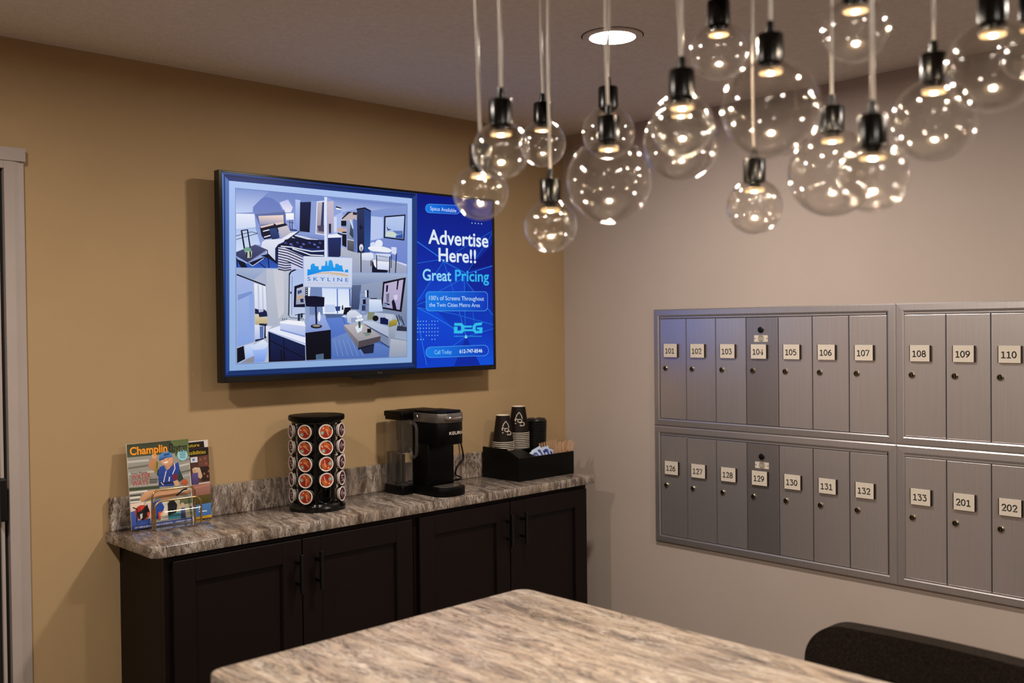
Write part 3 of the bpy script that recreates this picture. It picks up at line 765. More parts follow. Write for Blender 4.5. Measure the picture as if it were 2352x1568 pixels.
66;#a3aecc;5020,4797 5306,4811 5288,4957 5033,4995
67;#5a6ca0;4645,4748 4734,5023 4765,5016 4675,4740
68;#dfe8fb;4857,4749 4850,4758 4829,4766 4797,4772 4758,4775 4717,4775 4678,4772 4647,4766 4627,4758 4620,4749 4627,4740 4648,4732 4679,4727 4718,4723 4759,4723 4798,4727 4830,4732 4850,4740
69;#c3cde4>#a4b0ca;5558,4758 5859,4589 6552,4636 6991,4676 7130,4896 7127,5102 5561,4944
70;#cdd6ea>#aeb9d2;5555,4918 6017,4946 6762,5168 6699,5557 5560,5024
71;#8b98b4;5592,5033 6705,5568 6740,5923 6302,5678
72;#2a3654;5568,5036 6691,5560 6707,5537 5584,5013
73;#3a4666;6306,5707 6720,5938 6747,5907 6332,5676
74;#b3bccc>#8d97ac;6695,5181 7093,5096 7010,5567 6768,5896
75;#949a82;5761,4589 6088,4588 6025,4884 5740,4873
76;#1a1525;6256,4826 6247,4863 6223,4895 6185,4919 6140,4932 6092,4931 6047,4919 6011,4894 5987,4862 5980,4825 5988,4788 6013,4756 6050,4732 6095,4719 6143,4719 6188,4732 6225,4756 6249,4789
77;#12215a;6333,4793 6708,4799 6696,5077 6329,5029
78;#c0b058>#94862c;6732,4963 6988,4854 7141,4868 7086,5088 6729,5159
79;#c9d0e0;6552,4650 6956,4704 6851,4909 6583,4826
80;#33405e;7069,4723 7151,4943 7197,4932 7115,4712
81;#33405e;7172,4696 7255,4916 7301,4904 7218,4684
82;#33405e;7274,4751 7357,4971 7403,4960 7321,4739
83;#33405e;7341,4889 7424,5110 7470,5098 7387,4877
84;#33405e;7135,4888 7217,5108 7263,5097 7181,4877
85;#33405e;7304,5081 7386,5302 7433,5291 7350,5070
86;#3a3f52;7137,5102 7574,5160 7572,5326 7083,5294
87;#adb8d0;7056,5299 7572,5340 7566,5681 7003,5572
88;#c0c6d2>#a3acc0;6807,5569 7566,5681 7556,6295 6711,6277
89;#8792a8;6804,5585 7564,5697 7568,5675 6809,5564
90;#c9c2c4>#a8a4ac;4696,5059 5528,4998 6345,5489 5341,5666
91;#9a96a2>#7a7682;4696,5059 5341,5666 5320,5945 4715,5190
92;#5f5860;5341,5666 6345,5489 6309,5697 5320,5918
93;#2a3350;5416,5942 6043,5773 5998,6116 5574,6138
94;#20263c;5311,5907 6037,5767 6029,5821 5310,5987
95;#8c9c94;5522,5357 5913,5322 5878,5442 5682,5493
96;#e4ecf6;5189,5142 5334,5063 5527,5091 5491,5277 5297,5368
97;#4c6858;5336,4930 5448,4944 5429,5170 5348,5183
98;#f2f6fb;5387,4771 5368,4805 5322,4819 5277,4805 5259,4771 5278,4737 5324,4723 5369,4737
98;#f2f6fb;5500,4744 5481,4778 5435,4792 5390,4778 5371,4744 5391,4710 5436,4696 5482,4710
98;#f2f6fb;5562,4864 5543,4898 5497,4912 5452,4898 5434,4864 5453,4830 5499,4816 5544,4830
98;#f2f6fb;5433,4877 5414,4911 5369,4925 5323,4911 5305,4877 5325,4843 5370,4829 5415,4843
98;#f2f6fb;5337,4904 5318,4937 5272,4951 5227,4937 5209,4903 5228,4870 5274,4856 5319,4870
99;#17141c;5728,5213 5898,5201 5915,5349 5733,5365
100;#dde4f6>#d2dcf4;3054,2631 5107,2615 5076,3688 3054,3712
101;#39b4f4>#0f98f0;3202,3093 3335,3089 3337,2943 3413,2877 3502,2886 3515,2963 3665,2970 3669,3086 3768,3083 3785,2953 3936,2935 3954,2767 4030,2764 4043,2932 4073,2931 4091,2762 4168,2720 4244,2756 4302,2988 4357,2986 4365,2868 4458,2839 4550,2901 4674,2910 4682,3027 4733,3123 4780,3121 4791,3050 4923,3046 4927,3156 4609,3126 4269,3119 3812,3159 3198,3317
102;#e2ac50;3362,3274 3751,3199 4115,3173 4607,3194 4926,3248 4925,3275 4607,3226 4115,3199 3751,3225
103;#d9c266;3901,3251 4267,3230 4669,3256 4925,3296 4856,3308 4637,3277 4267,3249
T104;#1f7fd0;S K Y L I N E;3197,3358,4923,3490
105;#d8c3cc;3209,3572 3256,3570 3256,3591 3209,3592
105;#d8c3cc;3286,3572 3333,3571 3333,3591 3285,3592
105;#d8c3cc;3363,3572 3410,3571 3410,3591 3362,3592
105;#d8c3cc;3440,3572 3488,3571 3487,3591 3440,3592
105;#d8c3cc;3517,3572 3565,3571 3565,3591 3517,3592
105;#d8c3cc;3595,3572 3643,3571 3643,3591 3595,3592
105;#d8c3cc;3673,3572 3721,3571 3721,3591 3672,3592
105;#d8c3cc;3751,3572 3799,3571 3799,3591 3751,3592
105;#d8c3cc;3829,3572 3878,3571 3877,3591 3829,3593
105;#d8c3cc;3908,3572 3956,3571 3956,3592 3908,3593
105;#d8c3cc;3987,3572 4035,3571 4035,3592 3986,3593
105;#d8c3cc;4066,3572 4115,3571 4114,3592 4065,3593
105;#d8c3cc;4145,3572 4194,3571 4194,3592 4145,3593
105;#d8c3cc;4225,3572 4274,3571 4273,3592 4224,3593
105;#d8c3cc;4305,3572 4354,3571 4353,3592 4304,3593
105;#d8c3cc;4385,3572 4434,3571 4434,3592 4384,3593
105;#d8c3cc;4465,3572 4514,3571 4514,3592 4465,3593
105;#d8c3cc;4545,3572 4595,3571 4595,3592 4545,3593
105;#d8c3cc;4626,3572 4676,3571 4676,3592 4626,3593
105;#d8c3cc;4707,3572 4757,3571 4757,3592 4707,3593
105;#d8c3cc;4789,3572 4839,3571 4838,3592 4788,3593
105;#d8c3cc;4870,3573 4920,3571 4920,3592 4870,3594
0;#08228e>#0a50d4;8155,-34 12238,-46 12104,6755 8047,6758
1;#0b2fa8>#0c47c4;8150,1864 9235,2399 9457,2573 8112,4200
2;#0c3cba>#0f55d6;9457,2573 10664,3023 10585,3732 9214,3755 8112,4200
3;#0a2a9e>#0b3ab4;10877,2256 12169,2616 12135,4743 10691,3376
4;#07208a;10733,2869 12183,1683 12169,2616
5;#0f5ae0>#0c48cc;8109,4403 9137,4594 9966,5242 10590,5576 9889,5941 8537,6644 8047,6724
6;#0a3fc0>#0e62e4;10590,5576 12127,5261 12104,6755 11352,6740
7;#0a37b0;10590,5576 11352,6740 9942,6742
8;#2f86e8;8135,1880 9220,2426 9250,2392 8164,1847
8;#2f86e8;9217,2424 9438,2588 9475,2559 9253,2394
8;#2f86e8;8138,2705 9235,2532 9231,2513 8134,2686
8;#2f86e8;9446,2568 8102,4180 8123,4190 9467,2578
8;#2f86e8;9447,2587 10654,3037 10673,3009 9466,2560
8;#2f86e8;10669,3037 12174,2657 12162,2627 10658,3009
8;#2f86e8;9444,2577 9944,3746 9969,3739 9469,2570
8;#2f86e8;9219,3764 10600,3185 10588,3168 9208,3747
8;#2f86e8;10672,3027 11224,2347 11207,2340 10655,3019
8;#2f86e8;11224,2348 11856,1652 11839,1644 11207,2340
8;#2f86e8;11856,1652 12179,1195 12160,1189 11838,1645
8;#2f86e8;10084,2196 10753,1889 10744,1876 10075,2183
8;#2f86e8;10754,1889 12175,1198 12165,1185 10744,1876
8;#2f86e8;10645,3385 12121,4751 12149,4734 10671,3369
8;#2f86e8;10516,3078 10543,5576 10570,5576 10542,3077
8;#2f86e8;8098,4418 9122,4855 9144,4825 8119,4388
8;#2f86e8;9121,4855 9953,5257 9978,5227 9145,4826
8;#2f86e8;8107,4412 9907,4652 9912,4632 8111,4393
8;#2f86e8;9906,4652 12126,5116 12133,5096 9913,4632
8;#2f86e8;8115,4315 9215,3962 9206,3944 8106,4297
8;#2f86e8;8085,4793 8519,6646 8555,6642 8121,4787
8;#2f86e8;10593,5586 12131,5271 12123,5251 10586,5566
8;#2f86e8;10582,5568 9882,5922 9897,5939 10597,5585
8;#2f86e8;10603,5574 10253,4539 10227,4544 10577,5579
8;#2f86e8;10966,4591 11026,5049 11047,5047 10986,4589
9;#9fe4ff;10670,5577 10659,5610 10629,5634 10589,5642 10549,5632 10520,5608 10509,5575 10521,5542 10550,5519 10591,5510 10631,5520 10660,5544
10;#6cc0ff;12213,1137 12204,1179 12180,1211 12148,1224 12117,1215 12094,1186 12086,1145 12095,1103 12119,1071 12151,1058 12182,1067 12205,1096
11;#8fd0ff;9515,2536 9503,2563 9474,2580 9439,2582 9410,2567 9399,2541 9411,2514 9440,2497 9476,2496 9504,2511
12;#6cb8fa;10136,298 10221,304 10294,336 10342,387 10358,451 10357,476 10339,543 10289,602 10216,644 10130,663 8782,707 8700,700 8632,669 8587,618 8572,556 8572,532 8589,467 8636,410 8706,369 8787,350
13;#1c8cf0|#0b46c8;10121,314 10204,320 10275,348 10322,396 10338,455 10337,478 10320,539 10271,593 10199,632 10115,649 8796,691 8717,685 8650,656 8605,610 8591,553 8591,531 8608,471 8653,419 8721,381 8801,363
14;#6cb8fa;11599,3730 11679,3740 11746,3773 11790,3822 11805,3881 11797,4381 11780,4441 11734,4491 11666,4525 11586,4537 8714,4546 8643,4535 8582,4504 8543,4456 8529,4400 8537,3928 8552,3872 8593,3823 8654,3791 8727,3778
15;#1c8cf0|#0b46c8;11581,3746 11659,3756 11725,3787 11769,3834 11784,3891 11777,4372 11760,4429 11714,4477 11647,4510 11568,4521 8731,4531 8660,4521 8601,4491 8561,4445 8548,4391 8555,3936 8570,3882 8611,3836 8672,3805 8743,3793
16;#6cb8fa;11544,5928 11650,5946 11739,5992 11799,6061 11819,6140 11818,6181 11795,6260 11734,6325 11643,6368 11537,6380 8742,6375 8646,6357 8565,6313 8512,6248 8495,6173 8495,6134 8515,6059 8571,5997 8652,5957 8748,5944
17;#1c8cf0|#0b46c8;11526,5943 11631,5960 11719,6003 11778,6067 11798,6141 11797,6179 11775,6252 11714,6313 11624,6352 11520,6364 8758,6361 8663,6344 8583,6303 8531,6242 8513,6172 8514,6136 8534,6067 8588,6009 8669,5971 8764,5959
18;#9fd4ff;8143,4945 8131,4963 8106,4963 8094,4945 8107,4926 8131,4926
18;#9fd4ff;8285,4944 8272,4962 8248,4962 8236,4944 8248,4925 8273,4925
18;#9fd4ff;8427,4943 8415,4962 8390,4961 8378,4943 8390,4924 8415,4924
18;#9fd4ff;8570,4942 8558,4961 8533,4961 8521,4942 8533,4923 8558,4923
18;#9fd4ff;8859,4940 8846,4959 8821,4959 8808,4940 8821,4921 8847,4922
18;#9fd4ff;9004,4939 8991,4958 8966,4958 8954,4939 8966,4920 8992,4921
18;#9fd4ff;9150,4938 9137,4957 9112,4957 9099,4938 9112,4920 9138,4920
18;#9fd4ff;8141,5080 8128,5099 8104,5099 8092,5080 8105,5062 8129,5062
18;#9fd4ff;8283,5080 8270,5098 8245,5098 8233,5080 8246,5061 8271,5061
18;#9fd4ff;8425,5079 8412,5098 8388,5098 8376,5079 8388,5061 8413,5061
18;#9fd4ff;8568,5079 8555,5097 8531,5097 8518,5078 8531,5060 8556,5060
18;#9fd4ff;8712,5078 8699,5097 8674,5097 8662,5078 8675,5059 8700,5059
18;#9fd4ff;8857,5078 8844,5096 8819,5096 8806,5077 8819,5059 8844,5059
18;#9fd4ff;9002,5077 8989,5096 8964,5095 8951,5077 8964,5058 8990,5058
18;#9fd4ff;8139,5216 8126,5234 8102,5234 8090,5216 8102,5197 8127,5197
18;#9fd4ff;8281,5216 8268,5234 8243,5234 8231,5215 8244,5197 8268,5197
18;#9fd4ff;8423,5216 8410,5234 8385,5234 8373,5215 8386,5197 8411,5197
18;#9fd4ff;8566,5215 8553,5234 8528,5234 8516,5215 8529,5196 8554,5197
18;#9fd4ff;8710,5215 8697,5234 8672,5233 8660,5215 8673,5196 8698,5196
18;#9fd4ff;8854,5215 8842,5233 8816,5233 8804,5214 8817,5196 8842,5196
18;#9fd4ff;9000,5215 8987,5233 8962,5233 8949,5214 8962,5196 8987,5196
18;#9fd4ff;9146,5214 9133,5233 9107,5233 9095,5214 9108,5195 9133,5196
18;#9fd4ff;8137,5356 8124,5375 8100,5374 8088,5356 8100,5338 8125,5338
18;#9fd4ff;8278,5357 8266,5375 8241,5375 8229,5356 8242,5338 8266,5338
18;#9fd4ff;8421,5357 8408,5375 8383,5375 8371,5356 8384,5338 8409,5338
18;#9fd4ff;8564,5357 8551,5375 8526,5375 8514,5356 8527,5338 8552,5338
18;#9fd4ff;8708,5357 8695,5375 8670,5375 8658,5356 8670,5338 8695,5338
18;#9fd4ff;8852,5357 8839,5376 8814,5375 8802,5357 8815,5338 8840,5338
18;#9fd4ff;8998,5357 8985,5376 8959,5376 8947,5357 8960,5338 8985,5338
18;#9fd4ff;9144,5357 9131,5376 9105,5376 9093,5357 9106,5338 9131,5338
18;#9fd4ff;8562,5498 8549,5517 8524,5516 8512,5498 8524,5479 8549,5480
18;#9fd4ff;8705,5499 8693,5517 8667,5517 8655,5498 8668,5480 8693,5480
18;#9fd4ff;8850,5499 8837,5518 8812,5517 8800,5499 8812,5480 8838,5480
18;#9fd4ff;8995,5500 8982,5518 8957,5518 8945,5499 8958,5481 8983,5481
18;#9fd4ff;9141,5500 9128,5519 9103,5519 9090,5500 9103,5481 9129,5481
18;#9fd4ff;8132,5647 8119,5665 8095,5665 8083,5646 8095,5628 8120,5628
18;#9fd4ff;8274,5648 8261,5666 8236,5666 8224,5647 8237,5629 8262,5629
18;#9fd4ff;8416,5649 8403,5667 8379,5667 8366,5648 8379,5630 8404,5630
18;#9fd4ff;8848,5651 8835,5670 8809,5669 8797,5651 8810,5632 8835,5632
18;#9fd4ff;8993,5652 8980,5671 8955,5670 8942,5651 8955,5633 8980,5633
18;#cfeaff;11013,960 10999,981 10972,982 10959,964 10972,944 10999,942
18;#cfeaff;11186,959 11172,980 11145,981 11132,963 11145,943 11173,941
18;#cfeaff;11360,959 11346,979 11319,981 11305,962 11319,942 11347,940
18;#cfeaff;11536,958 11522,978 11494,980 11480,961 11495,941 11522,939
19;#3fcaf2;9982,5017 10365,5019 10510,5136 10507,5338 10392,5437 9950,5432 9954,5167 10138,5168 10135,5324 10294,5325 10334,5286 10336,5165 10284,5129 9968,5127
19;#3fcaf2;10510,5126 10913,5128 10912,5205 10509,5201
19;#3fcaf2;10428,5271 10965,5276 10964,5353 10426,5347
19;#3fcaf2;11496,4999 11105,5023 10954,5134 10950,5342 11085,5446 11476,5440 11493,5204 11191,5202 11190,5284 11320,5295 11319,5341 11155,5339 11114,5303 11116,5166 11171,5130 11432,5117
20;#3aa8ea;9961,5527 10027,5528 10026,5573 9960,5572
20;#3aa8ea;10066,5528 10132,5529 10131,5575 10065,5574
20;#3aa8ea;10172,5530 10238,5531 10237,5576 10171,5575
20;#3aa8ea;10277,5531 10344,5532 10343,5578 10277,5577
20;#3aa8ea;10384,5533 10450,5534 10449,5579 10383,5578
20;#3aa8ea;10490,5534 10557,5535 10556,5581 10489,5580
20;#3aa8ea;10597,5536 10664,5537 10663,5582 10596,5581
20;#3aa8ea;10704,5537 10772,5538 10771,5584 10704,5583
20;#3aa8ea;10812,5539 10880,5540 10879,5585 10811,5584
20;#3aa8ea;10920,5540 10988,5541 10987,5587 10919,5586
20;#3aa8ea;11029,5542 11097,5543 11096,5589 11028,5588
20;#3aa8ea;11138,5543 11206,5544 11205,5590 11137,5589
20;#3aa8ea;11247,5545 11316,5546 11315,5592 11246,5591
20;#3aa8ea;11357,5546 11426,5547 11425,5593 11356,5592
T21;#d6eaff;Space Available;8810,446,10152,594
T22;#e6f2ff;Advertise;8692,1362,11869,1900
T23;#e6f2ff;Here!!;9205,2060,11182,2574
T24;#9fe2ff;Great;8394,2913,9843,3346
T25;#3fc2f6;Pricing;10045,2895,11880,3327
T26;#cfe8ff;100's of Screens Throughout;8704,3945,11588,4111
T27;#cfe8ff;the Twin Cities Metro Area;8699,4219,11363,4372
T28;#9fdcff;Call Today;8934,6086,9820,6237
T29;#dff2ff;612-747-8546;10228,6088,11464,6230
'''
def television():
    x0, x1, z0, z1, yf = -1.758, -.523, 1.402, 2.106, -.1015
    sx0, sx1, sz0, sz1 = -1.7445, -.5357, 1.4215, 2.0975
    t = thing('television', 'wide wall mounted television showing a blue advert and apartment photos', 'television', ((x0 + x1) / 2, -.05, z0))
    part('bezel', MB().box(x0, yf, z0, sx0, -.07, z1, .001, 1).box(sx1, yf, z0, x1, -.07, z1, .001, 1).box(sx0, yf, sz1, sx1, -.07, z1, .001, 1).box(sx0, yf, z0, sx1, -.07, sz0, .001, 1), M_gloss, t)
    part('housing', MB().box(x0 + .004, -.0985, z0 + .003, x1 - .004, -.07, z1 - .003).box(x0 + .25, -.07, z0 + .02, x1 - .25, -.035, z1 - .2, .01), M_black, t)
    part('wall_mount', MB().box(-1.35, -.035, 1.6, -.93, -.001, 1.9, .004), M_black, t)
    part('sensor_bar', MB().prism([(-1.235, z0 + .0005), (-1.06, z0 + .0005), (-1.07, z0 - .011), (-1.225, z0 - .011)], -.1, -.08, axis='y'), M_gloss, t)
    V, F, K = picture(TV, TV_STYLE, 1.18)
    base = MB()
    o = link('screen', ink_mesh('screen', [(sx0 + a + .0001, -.0988 - .00002 * l, sz1 + b) for a, b, l in V], F, K, M_screen), t)
    def flat(txt, x0, z0, x1, z1, y, m, bold=.01):
        vs, fs = text_fit(txt, x0, z0, x1, z1, bold); return MB().add([(a, y, b) for a, b in vs], fs)
    part('maker_badge', flat('TCL', -1.128, 1.4085, -1.104, 1.4145, yf - .0004, M_silver), M_silver, t, label='small silver badge on the lower bezel')
    part('corner_tag', flat('TCL', -.552, 1.409, -.538, 1.4125, yf - .0004, M_silver), M_silver, t)
television()

# ------------------------------------------------------------------ mailboxes
def _ell(cx, cy, rx, ry, a0=0, a1=360, n=14): return [(cx + rx * math.cos(math.radians(a0 + (a1 - a0) * k / n)), cy + ry * math.sin(math.radians(a0 + (a1 - a0) * k / n))) for k in range(n + 1)]
DIG = {'0': [_ell(.30, .5, .25, .45, 90, 450, 20)],
       '1': [[(.08, .80), (.20, .86), (.32, .96), (.32, .04)], [(.06, .04), (.58, .04)]],
       '2': [[(.07, .72)] + _ell(.30, .71, .23, .25, 165, -35, 10) + [(.30, .32), (.05, .05), (.57, .05), (.57, .15)]],
       '3': [[(.08, .84), (.08, .95), (.50, .95), (.27, .60)] + _ell(.29, .32, .25, .28, 80, -150, 12)],
       '4': [[(.43, .04), (.43, .96), (.03, .30), (.60, .30)], [(.30, .04), (.56, .04)]],
       '5': [[(.50, .95), (.13, .95), (.10, .55)] + _ell(.29, .33, .25, .29, 110, -150, 12)],
       '6': [[(.47, .95), (.25, .78), (.09, .50)] + _ell(.30, .31, .24, .27, 165, 525, 16)],
       '7': [[(.05, .84), (.05, .95), (.56, .95), (.22, .04)]],
       '8': [_ell(.30, .73, .20, .22, 90, 450, 14), _ell(.30, .27, .25, .24, 90, 450, 14)],
       '9': [[(.13, .05), (.35, .22), (.51, .50)] + _ell(.30, .69, .24, .27, -15, 345, 16)]}
def number_x(txt, yc, zc, wid, hgt, x):
    mb = MB(); adv = .70; tot = adv * len(txt) - .10; sx = wid / tot
    for i, ch in enumerate(txt):
        for st in DIG[ch]:
            pts = [(x, yc + wid / 2 - (i * adv + a) * sx, zc - hgt / 2 + b * hgt) for a, b in st]
            mb.tube(pts, .0019, 6)
    return mb
def text_x(txt, yc, zc, wid, hgt, x):
    """lettering on the grey wall (reads along -y)"""
    vs, fs = text_fit(txt, -wid / 2, -hgt / 2, wid / 2, hgt / 2, .018)
    return MB().add([(x, yc - a, zc + b) for a, b in vs], fs)
def rail(y0, y1, z0, z1, side):
    """mitred frame bar: outer edge given by y0>y1, z0<z1; bevelled aluminium profile"""
    W = .029
    prof = [(0, .0), (0, .0125), (.004, .0150), (.024, .0158), (.0265, .0145), (W, .0138), (W, .0)]
    if side in ('top', 'bottom'):
        rows = []
        for w_, h in prof:
            z = z1 - w_ if side == 'top' else z0 + w_
            rows.append([(-h, y0 - w_, z), (-h, y1 + w_, z)])
    else:
        rows = []
        for w_, h in prof:
            y = y0 - w_ if side == 'left' else y1 + w_
            rows.append([(-h, y, z0 + w_), (-h, y, z1 - w_)])
    vs = [v for r in rows for v in r]; n = len(rows)
    fs = [(2 * i, 2 * i + 1, 2 * i + 3, 2 * i + 2) for i in range(n - 1)] + [tuple(2 * i for i in range(n)), tuple(2 * i + 1 for i in range(n))]
    return MB().add(vs, fs)
def lock_mb(y, z, x, r=.0105):
    mb = MB(); mb.lathe([(r, 0), (r, -.004), (r * .8, -.006), (r * .68, -.006)], 18, x, y, z, axis='x')
    mb.cur = 1; mb.lathe([(r * .68, -.006), (r * .64, -.0045), (.0001, -.0045)], 18, x, y, z, axis='x')
    mb.cur = 0; mb.box(x - .0052, y - .0012, z - .005, x - .0045, y + .0012, z + .005)
    return mb
def mailbox(y0, z1, edges, numbers, label, master=None):
    H, W = .4855, 1.0485
    y1 = y0 - W; z0 = z1 - H
    t = thing('mailbox_bank', label, 'mailbox', (0, (y0 + y1) / 2, z0), 'wall mailbox banks')
    for sd in ('top', 'bottom', 'left', 'right'):
        part('frame_rail', rail(y0, y1, z0 + .0004, z1 - .0004, sd), M_alu, t)
    part('backing', MB().box(-.004, y1 + .01, z0 + .01, -.0005, y0 - .01, z1 - .01), M_gap, t)
    part('hinge_strip', MB().box(-.0125, edges[-1] + .002, z1 - .0385, -.004, edges[0] - .001, z1 - .0305, .001, 1), M_alu, t)
    for i in range(len(edges) - 1):
        a, b = edges[i], edges[i + 1]
        dm = M_alum if master == i else M_alud
        d = part('door', MB().box(-.0105, b + .0012, z0 + .0315, -.004, a - .0012, z1 - .0405, .0012, 2), dm, t)
        part('hinge_edge', MB().box(-.0112, b + .0014, z0 + .033, -.0105, b + .0040, z1 - .042), M_alu, d)
        part('lock', lock_mb(a - .029, z1 - .245, -.0105), [M_lock, M_lockd], d, 35)
        if i < len(numbers):
            yc, zc = a - .060, z1 - .171
            part('card_holder', MB().box(-.0195, yc - .0365, zc - .027, -.0105, yc + .0365, zc + .027, .0008, 1), M_hold, d)
            part('number_card', MB().box(-.0203, yc - .0335, zc - .0275, -.0185, yc + .0335, zc + .0275, .0005, 1), M_card, d)
            part('number', number_x(numbers[i], yc + .002, zc - .001, .047, .0215, -.0200), M_ink, d)
        if master == i:
            yk = (a + b) / 2 + .004
            part('master_lock', MB().lathe([(.0115, 0), (.0115, -.005), (.009, -.006), (.0001, -.006)], 20, -.0105, yk, z1 - .088, axis='x'), M_pull, d, 40)
            mb = MB().box(-.0113, yk - .030, z1 - .134, -.0105, yk + .030, z1 - .109, .0003, 1)
            part('maker_label', mb, M_card, d)
            mk = MB()
            for k in range(8): mk.box(-.0116, yk - .010, z1 - .131 + k * .0026, -.0113, yk + .010, z1 - .1300 + k * .0026)
            mk.tube([(-.0115, yk + .013 * math.cos(q * PI / 8), z1 - .1215 + .011 * math.sin(q * PI / 8)) for q in range(16)], .0006, 4, True)
            for sy in (-.026, .026): mk.box(-.0116, yk + sy - .002, z1 - .123, -.0113, yk + sy + .002, z1 - .120)
            part('label_print', mk, M_hold, d)
E1 = [-.5565, -.691, -.8345, -.9755, -1.1165, -1.258, -1.4015, -1.5435]
E2 = [-1.601, -1.7455, -1.889, -2.032, -2.175, -2.318, -2.461, -2.592]
mailbox(-.5265, 1.6435, E1, ['101', '102', '103', '104', '105', '106', '107'], 'brushed aluminium mailbox bank numbered 101 to 107, upper left one', 3)
mailbox(-1.5755, 1.6435, E2, ['108', '109', '110'], 'brushed aluminium mailbox bank numbered from 108, upper right one', None)
mailbox(-.5265, 1.1575, E1, ['126', '127', '128', '129', '130', '131', '132'], 'brushed aluminium mailbox bank numbered 126 to 132, lower left one', 3)
mailbox(-1.5755, 1.1575, E2, ['133', '201', '202'], 'brushed aluminium mailbox bank starting at 133 and 201, lower right one', None)

